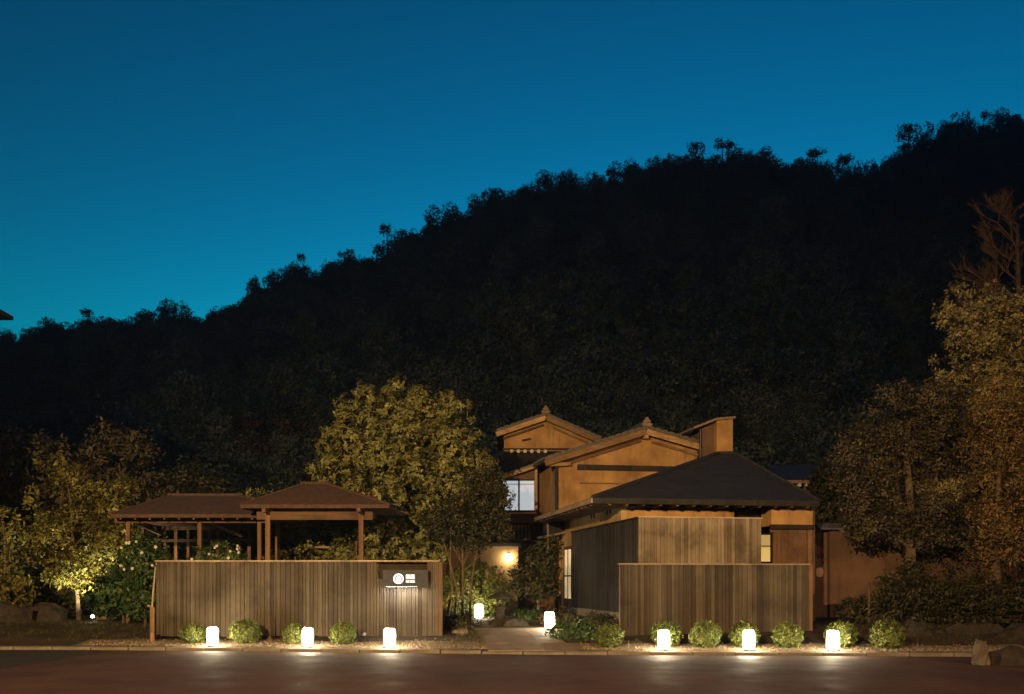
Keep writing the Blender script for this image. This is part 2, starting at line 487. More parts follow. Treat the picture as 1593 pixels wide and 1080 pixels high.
def leaf_mesh(name, rg, C, A, per, ll, lw, spread, mat, up=.5, droop=0.0):
    n = len(C)*per
    c = np.repeat(C, per, 0); a = np.repeat(A, per, 0)
    r = rg.normal(size=(n, 3)); perp = unit(r - a*(r*a).sum(1, keepdims=True))
    t = rg.uniform(-.15, up*2, (n, 1)); d = unit(a*t + perp)
    d[:, 2] -= droop; d = unit(d)
    base = c + rg.normal(size=(n, 3))*spread
    s = rg.uniform(.65, 1.3, (n, 1)); L = ll*s; W = lw*s
    side = unit(np.cross(d, a) + rg.normal(size=(n, 3))*.25)
    nrm = unit(np.cross(side, d))
    V = np.empty((n, 4, 3))
    V[:, 0] = base; V[:, 2] = base + d*L - nrm*L*.12
    V[:, 1] = base + d*L*.5 + side*W*.5 + nrm*L*.05; V[:, 3] = base + d*L*.5 - side*W*.5 + nrm*L*.05
    return fast_mesh(name, V.reshape(-1, 3), n, mat)

def limb_mesh(rg, height, r0, targets, lean=(0, 0), first=.35, n=8):
    mb = MB(); top = Vector((lean[0], lean[1], height)); pts = []; K = 6
    for k in range(K+1):
        t = k/K; pts.append(Vector((top.x*t + rg.normal()*.03*height*.3*t, top.y*t + rg.normal()*.03*height*.3*t, top.z*t - .12*(k == 0))))
    rad = [r0*(1.25 if k == 0 else 1 - .72*k/K) for k in range(K+1)]
    mb.tube(pts, rad, n)
    for tg in targets:
        tg = Vector(tg); f = min(.92, max(first, (tg.z/height)*.6*rg.uniform(.75, 1.1)))
        s = top*f; s.z = height*f
        i = min(K-1, int(f*K)); s = pts[i].lerp(pts[i+1], f*K - i)
        m = s.lerp(tg, .5) + Vector((rg.normal()*.12, rg.normal()*.12, -.08*(tg - s).length))
        r = r0*(1 - .72*f)*.6
        mb.tube([s, s.lerp(m, .5) + Vector((0, 0, -.02)), m, tg], [r, r*.8, r*.55, r*.2], 5)
    return mb.mesh('trunk', True)

def tree(name, label, cat, loc, lobes, leafmat, trunkmat, seed, clumps, per, ll, lw, spread, r0=.15, lean=(0,0), height=None,
         sub=0, subr=.4, fill=.25, holes=0, hole_r=.5, up=.5, droop=0.0, group=None, first=.35, rz=0.0):
    rg = np.random.default_rng(seed)
    root = empty(name, loc, label, cat, group, rz)
    C, A = crown_points(rg, lobes, clumps, sub, subr, fill, holes, hole_r)
    h = height or max(l[2] for l in lobes)
    link('trunk', limb_mesh(rg, h, r0, [(l[0], l[1], l[2]) for l in lobes], lean, first), trunkmat, root)
    link('crown', leaf_mesh('crown', rg, C, A, per, ll, lw, spread, leafmat, up, droop), None, root)
    return root

# ------------------------------------------------------------------ lanterns and lamps
LAMP_WHITE = (1.0, .83, .55)
M['shade'] = m_emit('lantern_shade', LAMP_WHITE, 110.0)
def make_lantern(label):
    t = empty('paper_lantern', (0,0,0), label, 'lantern', 'standing lanterns')
    prof = [(.085,.035),(.118,.06),(.128,.14),(.13,.24),(.128,.34),(.118,.42),(.085,.45)]
    MB().lathe(prof, 14).build('shade', M['shade'], t, smooth=True)
    MB().lathe([(.10,0),(.112,.012),(.112,.03),(.09,.036)], 14).build('base', M['iron'], t)
    MB().lathe([(.086,.448),(.09,.455),(.088,.47),(.03,.474)], 14).build('top_ring', M['steel'], t)
    for k in range(3):
        a = 2*math.pi*k/3 + .5
        MB().lathe([(.022,-.01),(.026,.03),(.012,.045)], 8, (.125*math.cos(a), .125*math.sin(a), 0)).build('foot', M['iron'], t)
    for k in range(7):
        a = 2*math.pi*k/7 + .2
        MB().tube([(r*1.035*math.cos(a), r*1.035*math.sin(a), z) for r, z in prof], [.0045]*7, 4).build('rib', M['steel'], t)
    return t
lan = make_lantern('x')
LANT = [(330, .34, 'leftmost standing lantern on the kerb, beside the first round shrub'),
        (479, .36, 'standing lantern on the kerb in the middle of the left fence'),
        (606, .36, 'standing lantern on the kerb below the lit sign'),
        (1033, .34, 'standing lantern at the path side end of the right fence'),
        (1165, .34, 'standing lantern on the kerb in the middle of the right fence'),
        (1296, .34, 'rightmost standing lantern on the kerb past the right fence')]
first = True
for px, d, lab in LANT:
    X = wx(px, 22); Y = kerb_y(X) + d; X = wx(px, Y); Y = kerb_y(X) + d
    loc = (X, Y, gz(X, Y) + .008)
    if first: lan.location = loc; lan['label'] = lab; first = False
    else: dup_tree(lan, loc, rnd.uniform(0, 6), lab)
dup_tree(lan, (wx(855, 25.4), 25.4, gz(.9, 25.4) + .012), 1.0, 'standing lantern at the far right edge of the entrance path')
dup_tree(lan, (wx(745, 30.2), 30.2, gz(-1, 30.2)), 2.0, 'standing lantern glowing deep in the garden below the leafy shrub')

def spot(parent, loc, target, power, color, angle, blend=.6, radius=.05):
    l = bpy.data.lights.new('lamp_light', 'SPOT'); l.energy = power; l.color = color
    l.spot_size = RAD(angle); l.spot_blend = blend; l.shadow_soft_size = radius
    o = bpy.data.objects.new('lamp_light', l); COL.objects.link(o); o.parent = parent
    o.location = loc; d = Vector(target) - Vector(loc)
    o.rotation_euler = d.to_track_quat('-Z', 'Y').to_euler(); return o

# street lamps on the camera's side of the road: what lights the fronts
M['bulb'] = m_emit('street_lamp_glass', (1, .62, .28), 6)
def street_lamp(loc, rz, label, power, aim, color, angle=150, blend=.7):
    t = empty('street_lamp', loc, label, 'street lamp', 'street lamps behind the viewer')
    MB().lathe([(.14,-.1),(.14,.25),(.10,.3),(.085,3),(.06,8.6)], 12).build('pole', M['steel'], t, smooth=True)
    d = Vector((math.cos(rz), math.sin(rz), 0)); tip = d*1.2 + Vector((0,0,8.9))
    MB().tube([(0,0,8.5), d*.3 + Vector((0,0,8.8)), tip], [.05,.045,.04], 8).build('arm', M['steel'], t, smooth=True)
    MB().beam(tip - d*.1, tip + d*.55, .26, .12).build('lamp_head', M['steel'], t)
    MB().beam(tip + d*.0 - Vector((0,0,.07)), tip + d*.5 - Vector((0,0,.07)), .2, .02).build('lens', M['bulb'], t)
    p = tip + d*.3 - Vector((0,0,.16))
    spot(t, p, Vector(aim) - Vector(loc), power, color, angle, blend, .12)
    return t
SODIUM = (1.0, .62, .25)
street_lamp((-9, -11, 0), RAD(80), 'tall grey street lamp behind the viewer on the left', 76000, (-4, 30, 7), SODIUM, 74, 1.0)
street_lamp((12.5, 0, 0), RAD(100), 'grey street lamp beside the viewer on the right', 8500, (8, 18, 3), (1.0, .54, .22), 125, .8)

# ------------------------------------------------------------------ wooden fences
def board_mesh(name, mat):
    me = MB().poly([(-.5,.012,0),(-.44,0,0),(.44,0,0),(.5,.012,0),(.5,.024,0),(-.5,.024,0),
                    (-.5,.012,1),(-.44,0,1),(.44,0,1),(.5,.012,1),(.5,.024,1),(-.5,.024,1)],
         [(0,1,7,6),(1,2,8,7),(2,3,9,8),(3,4,10,9),(4,5,11,10),(5,0,6,11),(6,7,8,9,10,11),(5,4,3,2,1,0)]).mesh('board')
    me.materials.append(mat); return me
BM = {k: board_mesh('board', M[k]) for k in ('fence', 'fence_pale', 'black')}
def boards(parent, L, z0, z1, w, mat, seed, topf=None, y=0.0, wj=.42, dj=.014):
    r = random.Random(seed); x = 0
    while x < L - .02:
        bw = min(w*(1 + r.uniform(-wj, wj)), L - x)
        if L - x - bw < .05: bw = L - x
        zt = z1 if topf is None else topf(x + bw/2, bw)
        o = link('board', BM[mat], None, parent)
        o.location = (x + bw/2, y + r.uniform(-dj, dj*.4), z0 - r.uniform(0, .02)); o.scale = (bw - .003, 1, zt - o.location.z)
        x += bw

FY = 24.0
FX0, FX1 = wx(243, FY), wx(682, FY); FZ0, FZ1 = .30, wz(874, FY)
fl = empty('board_fence', (FX0, FY, 0), 'long left board fence of vertical planks carrying the lit sign', 'fence')
LL = FX1 - FX0
hx0, hx1 = wx(589, FY) - FX0, wx(668, FY) - FX0
zc0, zc1 = wz(901, FY), wz(908, FY)
def ltop(x, bw):
    if hx0 - .03 < x < hx1: return zc0 if x < hx0 + .10 else (.5*(zc0+zc1) if x < hx0 + .17 else zc1)
    return FZ1
boards(fl, LL, FZ0 - .05, FZ1, .098, 'fence', 3, ltop)
MB().box(-.03, LL + .03, -.03, .07, FZ1 + .002, FZ1 + .034).build('cap_rail', M['rail'], fl)
for z in (.55, 1.1, 1.62): 
    MB().box(.03, hx0 - .05 if z > 1.5 else LL - .03, .03, .08, z, z + .09).build('rail', M['beam'], fl)
for k in range(5):
    x = .05 + (LL - .1)*k/4
    MB().box(x-.05, x+.05, .082, .18, .1, FZ1 - .003).build('post', M['post'], fl)
MB().box(LL + .002, LL + .10, -.02, .09, .12, FZ1 - .004).build('post', M['post'], fl)
MB().box(-.135, -.03, -.05, .055, .12, wz(945, FY)).build('post', M['post'], fl)
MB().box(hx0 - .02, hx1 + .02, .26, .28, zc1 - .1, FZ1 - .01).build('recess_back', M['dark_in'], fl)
MB().box(hx0 - .02, hx1 + .02, .03, .26, zc1 - .12, zc1 - .1).build('recess_floor', M['post'], fl)

# sign in the opening
sgx = FX0 + (hx0+hx1)/2 + .06
sign = empty('name_sign', (sgx, FY - .15, wz(913, FY)), 'grey metal sign box with glowing round emblem and lettering', 'sign')
sw, sh = wx(667, FY) - wx(597, FY), wz(887, FY) - wz(913, FY)
MB().box(-sw/2, sw/2, -.10, .02, .004, sh).build('panel', M['sign'], sign)
MB().box(-sw/2 + .1, -sw/2 + .16, .02, .44, .1, .2).build('bracket', M['iron'], sign)
MB().box(sw/2 - .16, sw/2 - .1, .02, .44, .1, .2).build('bracket', M['iron'], sign)
M['sign_glow'] = m_emit('sign_glow', (.95, .97, 1.0), 1.3)
ex = wx(621.5, FY) - wx(632, FY); ez = sh*.48; R = .125
mb = MB(); N = 28
P = []; F = []
for k in range(N):
    a = 2*math.pi*k/N
    P += [(ex + R*math.cos(a), -.108, ez + R*math.sin(a)), (ex + R*.74*math.cos(a), -.108, ez + R*.74*math.sin(a))]
F = [(2*k, 2*k+1, (2*k+3) % (2*N), (2*k+2) % (2*N)) for k in range(N)]
mb.poly(P, F)
for dx, hh in ((-.05, .045), (-.016, .07), (.018, .07), (.052, .045)):
    mb.box(ex+dx-.010, ex+dx+.010, -.109, -.102, ez-hh, ez+hh)
mb.box(ex-.05, ex+.05, -.109, -.102, ez-.006, ez+.006)
mb.build('emblem', M['sign_glow'], sign)
mb = MB(); tx = ex + .185
def glyph(mb, x, z, w, h, r):
    t = h*.13
    for f in (.06, .36, .66, .94):
        if r.random() < .85: mb.box(x, x + w, -.109, -.102, z + h*f - t/2, z + h*f + t/2)
    for f in (.1, .5, .9):
        if r.random() < .8: mb.box(x + w*f - t/2, x + w*f + t/2, -.1085, -.1025, z + h*(.06 if r.random() < .6 else .36), z + h*.94)
r = random.Random(4)
for k in range(2): glyph(mb, tx + k*.115, ez - .005, .10, .105, r)
for k in range(5): glyph(mb, tx + k*.045, ez - .095, .036, .055, r)
mb.build('lettering', M['sign_glow'], sign)
M['led'] = m_emit('led_strip', (1.0, .93, .82), 230)
MB().box(-sw/2 + .05, sw/2 - .25, -.085, -.05, -.002, .0035).build('led_strip', M['led'], sign)
MB().box(-sw/2, sw/2, -.10, -.09, -.022, .0035).build('lip', M['sign'], sign)

# ---- house frame: the right-hand buildings stand turned by about ten degrees
HA = RAD(9.8); HO = Vector((3.39, 26.0, 0)); hc, hs = math.cos(HA), math.sin(HA)
def hu(px, v):
    k = (px - CX)/FOC
    return (k*(HO.y + hc*v) - HO.x + hs*v)/(hc - k*hs)
def hdepth(u, v): return HO.y + hs*u + hc*v
def hz(py, u, v): return EYE + (HOR - py)*hdepth(u, v)/FOC

# right lower fence
RF = empty('board_fence', (wx(965, FY), FY, 0), 'right low board fence of vertical planks in front of the house', 'fence', rz=RAD(7))
RL = 4.92; RZ1 = wz(878.5, FY)
boards(RF, RL, .25, RZ1, .098, 'fence', 11)
MB().box(-.05, RL + .03, -.03, .07, RZ1 + .002, RZ1 + .034).build('cap_rail', M['rail'], RF)
for z in (.55, 1.1, 1.62): MB().box(.03, RL - .03, .03, .08, z, z+.09).build('rail', M['beam'], RF)
for k in range(4):
    x = .06 + (RL - .12)*k/3
    MB().box(x-.05, x+.05, .082, .18, .1, RZ1 - .003).build('post', M['post'], RF)
MB().box(RL - .0, RL + .09, -.012, .10, .12, RZ1 - .004).build('post', M['post'], RF)

# upper screen
US = empty('screen_panel', (HO.x + .02, HO.y - .04, 0), 'tall pale board screen standing behind the right low fence', 'screen', rz=HA)
UL = hu(1183, 0) ; UZ = 3.33
boards(US, UL, .3, UZ, .088, 'fence_pale', 21, None, 0, .3, .016)
MB().box(-.02, UL + .02, -.03, .06, UZ + .002, UZ + .03).build('cap_rail', M['rail'], US)
for k in range(4): 
    x = .06 + (UL - .12)*k/3
    MB().box(x-.05, x+.05, .03, .13, .2, UZ - .003).build('post', M['post'], US)

# ------------------------------------------------------------------ front house with dark hip roof
H = empty('house', HO, 'low house with dark hip roof and black boarded side wall', 'house', rz=HA)
# black boarded side wall, boards facing left (local -u): built in a child frame turned a quarter
side = MB().box(.03, .12, .05, 7.75, .35, 3.30).build('side_wall', M['dark_in'], H)
r = random.Random(31); v = 0.02
bl = BM['black']
while v < 7.75:
    bw = min(.15*(1 + r.uniform(-.15, .15)), 7.78 - v)
    o = link('board', bl, None, H); o.rotation_euler = (0, 0, -math.pi/2)
    o.location = (.0 + r.uniform(-.004, .004), v + bw/2, .72); o.scale = (bw - .005, 1, 2.58); v += bw
    if 7.78 - v < .04: break
MB().box(-.04, .10, .0, 7.78, .33, .715).build('foundation', M['concrete'], H)
MB().box(-.03, .13, -.0, 7.80, 3.302, 3.35).build('wall_cap', M['black'], H)
# plastered walls
V0 = 2.05
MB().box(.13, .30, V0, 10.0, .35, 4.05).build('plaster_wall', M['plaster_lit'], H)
uR = hu(1257, V0); uM = hu(1200, V0 - .3); uB = hu(1142, V0)
MB().box(.302, uB, V0 + .002, V0 + .18, .35, 4.05).build('plaster_wall', M['plaster'], H)
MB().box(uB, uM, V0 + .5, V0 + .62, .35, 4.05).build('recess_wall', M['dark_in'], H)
MB().box(uM, uR, V0 - .3, V0 + .4, hz(818, uM, V0 - .3), 4.05).build('plaster_wall', M['plaster'], H)
MB().box(uM + .02, uR - .16, V0 - .22, V0 - .12, .4, hz(818, uM, V0-.3) - .01).build('door', M['post'], H)
MB().box(uR - .14, uR - .02, V0 - .28, V0 + .38, .4, hz(818, uM, V0-.3) - .005).build('corner_post', M['beam'], H)
MB().box(uM - .03, uR + .02, V0 - .34, V0 - .22, hz(822, uM, V0-.3) - .02, hz(817, uM, V0-.3) + .02).build('lintel', M['black'], H)
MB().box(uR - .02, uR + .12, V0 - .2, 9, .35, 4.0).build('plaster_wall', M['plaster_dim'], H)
# lit slit window in the front
M['win_amber'] = m_emit('amber_window', (1.0, .62, .14), .55, var=(.6, .6, 1.6))
w0, w1 = hu(1185, V0 - .31), hu(1199, V0 - .31)
zw0, zw1 = hz(874, w0, V0), hz(833, w0, V0)
win = MB().box(w0 - .05, w1 + .05, V0 - .26, V0 - .2, zw0 - .06, zw1 + .06).build('window', M['black'], H)
MB().box(w0, w1, V0 - .272, V0 - .262, zw0, zw1).build('pane', M['win_amber'], win)
MB().box(w0 - .002, w1 + .002, V0 - .29, V0 - .273, zw0 + (zw1-zw0)*.56, zw0 + (zw1-zw0)*.60).build('glazing_bar', M['black'], win)
# dark vents under the side eave
for vv in (3.2, 3.55, 5.1, 5.45):
    MB().prism([(.0, 0), (.09, .05), (.13, .18), (-.13, .18), (-.09, .05)], -.0, .12).build('vent', M['black'], H).location = (.12, vv, 3.62)
    bpy.context.view_layer.objects  # keep reference order
for o in H.children:
    if o.name.startswith('vent'): o.rotation_euler = (0, 0, -math.pi/2)
# roof: asymmetric hip, thick fascia
E0u, E1u, E0v, E1v, EZ = -.92, hu(1274, 1.3), 1.3, 9.3, 3.96
AP, AQ = (4.15, 4.6, 5.74), (4.75, 4.7, 5.76)
RB, RC = (4.15, 6.6, 5.74), (4.75, 6.6, 5.76)
th = .10
top = [(E0u,E0v,EZ),(E1u,E0v,EZ),(E1u,E1v,EZ),(E0u,E1v,EZ), AP, AQ, RC, RB]
bot = [(a, b_, c - th) for a, b_, c in top[:4]]
MB().poly(top + bot, [(0,1,5,4),(1,2,6,5),(2,3,7,6),(3,0,4,7),(4,5,6,7),(0,8,9,1),(1,9,10,2),(2,10,11,3),(3,11,8,0),(8,11,10,9)]).build('roof', M['slate'], H)
roof = [o for o in H.children if o.name.startswith('roof')][0]
for a, b_ in ((top[0], AP), (top[1], AQ), (AP, AQ)):
    MB().tube([Vector(a) + Vector((0,0,.02)), Vector(b_) + Vector((0,0,.03))], [.06,.06], 6).build('ridge_cap', M['slate'], roof)
# fascia / gutter lines
MB().box(E0u, E1u, E0v - .05, E0v - .004, EZ - .16, EZ - .02).build('fascia', M['black'], H)
MB().box(E0u - .05, E0u - .004, E0v - .05, 9.6, EZ - .15, EZ - .02).build('fascia', M['rail'], H)
for k in range(14):
    vv = 1.7 + k*.55
    MB().box(E0u + .02, .12, vv - .03, vv + .03, EZ - .2, EZ - .105).build('rafter', M['beam'], H)
for k in range(15):
    uu = -.4 + k*.5
    if uu < E1u - .1: MB().box(uu - .03, uu + .03, E0v + .02, V0, EZ - .2, EZ - .105).build('rafter', M['beam'], H)
MB().box(.1, 8.9 if False else uR, V0 - .06, V0 - .005, 3.80, 3.92).build('eave_beam', M['black'], H)

# glazed entrance slit farther along the side wall
M['win_warm'] = m_emit('warm_glass_door', (1.0, .72, .34), .55, var=(2, 2, 1.2))
gd = MB().box(.06, .125, 8.0, 9.25, .55, 2.86).build('glass_door', M['post'], H)
for v0, v1 in ((8.08, 8.42), (8.62, 8.98)):
    MB().box(.045, .058, v0, v1, 1.0, 2.74).build('pane', M['win_warm'], gd)
MB().box(.03, .059, 8.08, 8.98, 1.78, 1.83).build('glazing_bar', M['post'], gd)
# small dark box bay and its little roof beyond the eave
MB().box(-.55, .10, 9.3, 10.0, hz(832, 0, 9.6), hz(803, 0, 9.6)).build('bay_box', M['black'], H)
MB().poly([(-.75,9.1,hz(838,0,9.3)),(.12,9.1,hz(830,0,9.3)),(.12,10.05,hz(829,0,9.3)),(-.75,10.05,hz(837,0,9.3)),
           (-.75,9.1,hz(838,0,9.3)+.07),(.12,9.1,hz(830,0,9.3)+.07),(.12,10.05,hz(829,0,9.3)+.07),(-.75,10.05,hz(837,0,9.3)+.07)],
          [(0,3,2,1),(4,5,6,7),(0,1,5,4),(1,2,6,5),(2,3,7,6),(3,0,4,7)]).build('lean_to_roof', M['tile_warm'], H)
MB().tube([(-.52, 9.25, .6), (-.52, 9.25, hz(800, 0, 9.3))], [.035, .035], 7).build('downpipe', M['rail'], H)

# ------------------------------------------------------------------ gabled houses behind
def ornament(parent, c, s):
    """gable end tile: a boss with shoulders and a crest"""
    mb = MB()
    mb.prism([(-.30*s,0),(.30*s,0),(.34*s,.10*s),(.20*s,.18*s),(.22*s,.32*s),(.10*s,.40*s),(.07*s,.52*s),(-.07*s,.52*s),(-.10*s,.40*s),(-.22*s,.32*s),(-.20*s,.18*s),(-.34*s,.10*s)], -.09*s, .09*s)
    o = mb.build('ridge_ornament', M['tile_warm'], parent, c)
    b2 = MB()
    for dx, dz, rr in ((0, .26, .11), (-.27, .09, .07), (.27, .09, .07)):
        b2.tube([(dx*s, -.10*s, dz*s), (dx*s, -.15*s, dz*s)], [rr*s, rr*s*.8], 10)
    b2.build('boss', M['tile_warm'], o); return o

def gable(parent, u0, u1, ua, v, zl, zr, za, vback, ov=.45, wall0=None, wall1=None, zbot=.5, mat='plaster'):
    """front-facing gable: wall, two tiled slopes, bargeboards, verge tiles, ornament (zl/zr = roof heights at u0/u1)"""
    w0, w1 = wall0 if wall0 is not None else u0 + .4, wall1 if wall1 is not None else u1 - .3
    zat = lambda u: zl + (za-zl)*(u-u0)/(ua-u0) if u < ua else za + (zr-za)*(u-ua)/(u1-ua)
    MB().prism([(w0, zbot), (w1, zbot), (w1, zat(w1) - .12), (ua, za - .12), (w0, zat(w0) - .12)], v, vback - .3).build('wall', M[mat], parent)
    rf_ = MB()
    rf_.prism([(u0, zl), (ua, za), (u1, zr), (u1, zr + .10), (ua, za + .11), (u0, zl + .10)], v - ov, vback)
    ro = rf_.build('roof', M['tile'], parent)
    for (a, za_, b_, zb_) in ((u0, zl, ua, za), (ua, za, u1, zr)):
        o1, o2 = (a + .05, za_ - .10 + .017), (b_, zb_ - .10)
        MB().beam((a, v - ov + .06, za_ - .115), (b_, v - ov + .06, zb_ - .115), .07, .21, (0,0,1)).build('bargeboard', M['barge'], parent)
        MB().beam((a*.86 + b_*.14, v - .06, za_*.86 + zb_*.14 - .36), (b_*.97 + a*.03, v - .06, zb_*.97 + za_*.03 - .36), .06, .10).build('inner_bargeboard', M['beam'], parent)
        Ln = math.hypot(b_-a, zb_-za_); nt_ = int(Ln/.27)
        for k in range(nt_):
            t = (k + .5)/nt_; x = a + (b_-a)*t; z = za_ + (zb_-za_)*t + .125
            o = link('verge_tile', VT, None, ro, (x, v - ov + .02, z)); o.rotation_euler = (0, -math.atan2(zb_-za_, b_-a), 0)
        for j in range(1, 11):
            vv = v - ov + .3 + (vback - v)*j/11.5
            MB().beam((a, vv, za_ + .135), (b_, vv, zb_ + .135), .11, .07).build('roof_tile_row', M['tile'], ro)
    MB().box(ua - .10, ua + .10, v - ov + .15, vback, za + .11, za + .30).build('ridge', M['tile'], ro)
    ornament(ro, (ua, v - ov + .04, za + .10), .62)
    return ro
VT = MB().poly([(-.125,-.04,-.05),(.125,-.04,-.05),(.125,.22,-.05),(-.125,.22,-.05),(-.09,-.03,.0),(.125,-.03,.018),(.125,.22,.018),(-.09,.22,.0)],
        [(0,3,2,1),(4,5,6,7),(0,1,5,4),(1,2,6,5),(2,3,7,6),(3,0,4,7)]).mesh('verge_tile')
VT.materials.append(M['tile'])

GV = 10.0
G = empty('house', HO, 'two storey ochre plaster house with wide front gable and dark beam', 'house', rz=HA)
gu0, gua, gu1 = hu(848, GV-.4), hu(1006, GV-.4), hu(1093, GV-.4)
gz0, gza, gz1 = hz(716, gu0, GV-.4), hz(667, gua, GV-.4), hz(692, gu1, GV-.4)
gable(G, gu0, gu1, gua, GV, gz0, gz1, gza, 17.0, .45, hu(866, GV), hu(1094, GV) - .02)
bz = hz(731, 2.5, GV)
MB().box(hu(898, GV), hu(1080, GV), GV - .10, GV + .02, bz - .04, bz + .16).build('tie_beam', M['black'], G)
MB().box(hu(898, GV) + .1, hu(1080, GV), GV - .045, GV + .02, bz - .55, bz - .50).build('lower_rail', M['beam'], G)
MB().box(hu(866, GV) - .06, hu(866, GV) + .05, GV - .07, GV + .05, .5, gz0 + .1).build('corner_post', M['black'], G)  # black strip built in for the shadow gap at this wall edge
MB().beam((gu0 + .15, GV - .2, gz0 - .14), (gu0 + 1.0, GV - .2, gz0 - .10), .12, .12).build('purlin_end', M['barge'], G)
MB().box(gua - .08, gua + .08, GV - .4, GV, gza - .36, gza - .20).build('purlin_end', M['barge'], G)
# tower-like flue wall at the right with a small sloping roof
TV = 9.2
T = empty('tower', HO, 'narrow plaster tower with slanted roof right of the wide gable', 'tower', rz=HA)
t0, t1, t2 = hu(1096, TV), hu(1115, TV), hu(1140, TV)
zt0, zt1, zt2 = hz(662, t0, TV), hz(655, t1, TV), hz(652, t2, TV)
MB().prism([(t1, 3), (t2, 3), (t2, zt2), (t1, zt1)], TV, TV + 1.6).build('wall', M['plaster'], T)
MB().prism([(t0, 3), (t1 - .003, 3), (t1 - .003, zt1 - .04), (t0, zt0 - .05)], TV + .25, TV + 1.5).build('side_wall', M['plaster_dim'], T)
MB().prism([(t0 - .45, zt0 - .16), (t1 - .05, zt1 + .01), (t2 + .06, zt2 + .01), (t2 + .06, zt2 + .09), (t1 - .05, zt1 + .10), (t0 - .45, zt0 - .07)], TV - .12, TV + 1.75).build('roof', M['tile_warm'], T)
MB().tube([(t0 - .08, TV + .2, 3.2), (t0 - .08, TV + .2, zt0 - .12)], [.05, .05], 7).build('downpipe', M['iron'], T)

# wing with the lit window, facing the camera squarely
WY = 38.0
WW = empty('house', (0, WY, 0), 'narrow upper wing with a bright two pane window', 'house')
X = lambda px, d=0: wx(px, WY + d)
Z = lambda py, d=0: wz(py, WY + d)
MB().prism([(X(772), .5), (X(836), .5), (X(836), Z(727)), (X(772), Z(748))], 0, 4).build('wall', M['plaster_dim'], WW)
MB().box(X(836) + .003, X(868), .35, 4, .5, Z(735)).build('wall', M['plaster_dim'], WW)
MB().beam((X(760), -.3, Z(750.5)), (X(837), -.3, Z(725)), .09, .16).build('bargeboard', M['plaster_lit'], WW)
MB().prism([(X(757), Z(751)), (X(838), Z(723)), (X(838), Z(720)), (X(757), Z(748))], -.36, 4.2).build('roof', M['tile'], WW)
M['win_white'] = m_emit('white_window', (.86, .93, 1.0), .50, (.12,.12,.12))
wn = MB().box(X(780), X(834), -.05, -.003, Z(797.5), Z(745.5)).build('window', M['black'], WW)
for a, b_ in ((783, 806), (808.6, 831)):
    p = MB().box(X(a), X(b_), -.062, -.052, Z(794), Z(748.5)).build('pane', M['win_white'], wn)
    MB().box(X(a), X(b_), -.068, -.063, Z(754.2), Z(753.2)).build('glazing_bar', M['rail'], wn)
MB().box(X(806), X(808.6), -.085, -.052, Z(795), Z(747.5)).build('mullion', M['black'], wn)
MB().box(X(779), X(835), -.12, -.051, Z(799.5), Z(797.6)).build('sill', M['rail'], wn)
MB().box(X(832), X(836), -.08, -.004, Z(800), Z(727)).build('corner_post', M['barge'], WW)
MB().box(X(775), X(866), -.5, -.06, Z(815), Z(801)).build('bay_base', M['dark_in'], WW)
# pent roof of round tiles under the window
pr = MB().poly([(X(775),-.95,Z(840,-.95)),(X(826),-.95,Z(838,-.95)),(X(826),-.06,Z(818)),(X(775),-.06,Z(819)),
                (X(775),-.95,Z(843,-.95)),(X(826),-.95,Z(841,-.95)),(X(826),-.06,Z(821)),(X(775),-.06,Z(822))],
               [(0,1,2,3),(7,6,5,4),(0,4,5,1),(1,5,6,2),(2,6,7,3),(3,7,4,0)]).build('pent_roof', M['tile'], WW)
for k in range(9):
    px = 778 + k*5.6
    MB().tube([(X(px), -1.0, Z(838.5,-.95) + .01), (X(px), -.06, Z(818) + .02)], [.055, .055], 8).build('roof_tile', M['tile_warm'], pr)

# highest gable at the back
BY = 44.0
B = empty('house', (0, BY, 0), 'rearmost house with the highest gable and round eave tiles', 'house')
x_ = lambda px, d=0: wx(px, BY + d)
z_ = lambda py, d=0: wz(py, BY + d)
gable(B, x_(772,-.4), x_(936,-.4), x_(849,-.4), 0, z_(672,-.4), z_(684,-.4), z_(646,-.4), 6, .45, x_(784), x_(922), 1.0)
MB().beam((x_(812), -.05, z_(686)), (x_(826), -.05, z_(683)), .06, .09).build('bracket', M['black'], B)
bp = MB().poly([(x_(765),-2.2,z_(742,-2.2)),(x_(905),-2.2,z_(742,-2.2)),(x_(905),-.02,z_(702)),(x_(765),-.02,z_(702)),
                (x_(765),-2.2,z_(745,-2.2)),(x_(905),-2.2,z_(745,-2.2)),(x_(905),-.02,z_(705)),(x_(765),-.02,z_(705))],
               [(0,1,2,3),(7,6,5,4),(0,4,5,1),(1,5,6,2),(2,6,7,3),(3,7,4,0)]).build('pent_roof', M['slate'], B)
M['tile_end'] = m_noise('pale_tile_end', (.45,.38,.28), (.7,.6,.46), 9, .7, .2, 30, .3)
for k in range(6):
    MB().tube([(x_(796 + k*10.4), -.24, z_(703.2)), (x_(796 + k*10.4), -.02, z_(702.4))], [.085, .085], 10).build('eave_tile', M['tile_end'], bp)
MB().box(x_(782), x_(900), -.16, -.021, z_(700.5), z_(698)).build('eave_board', M['black'], B)

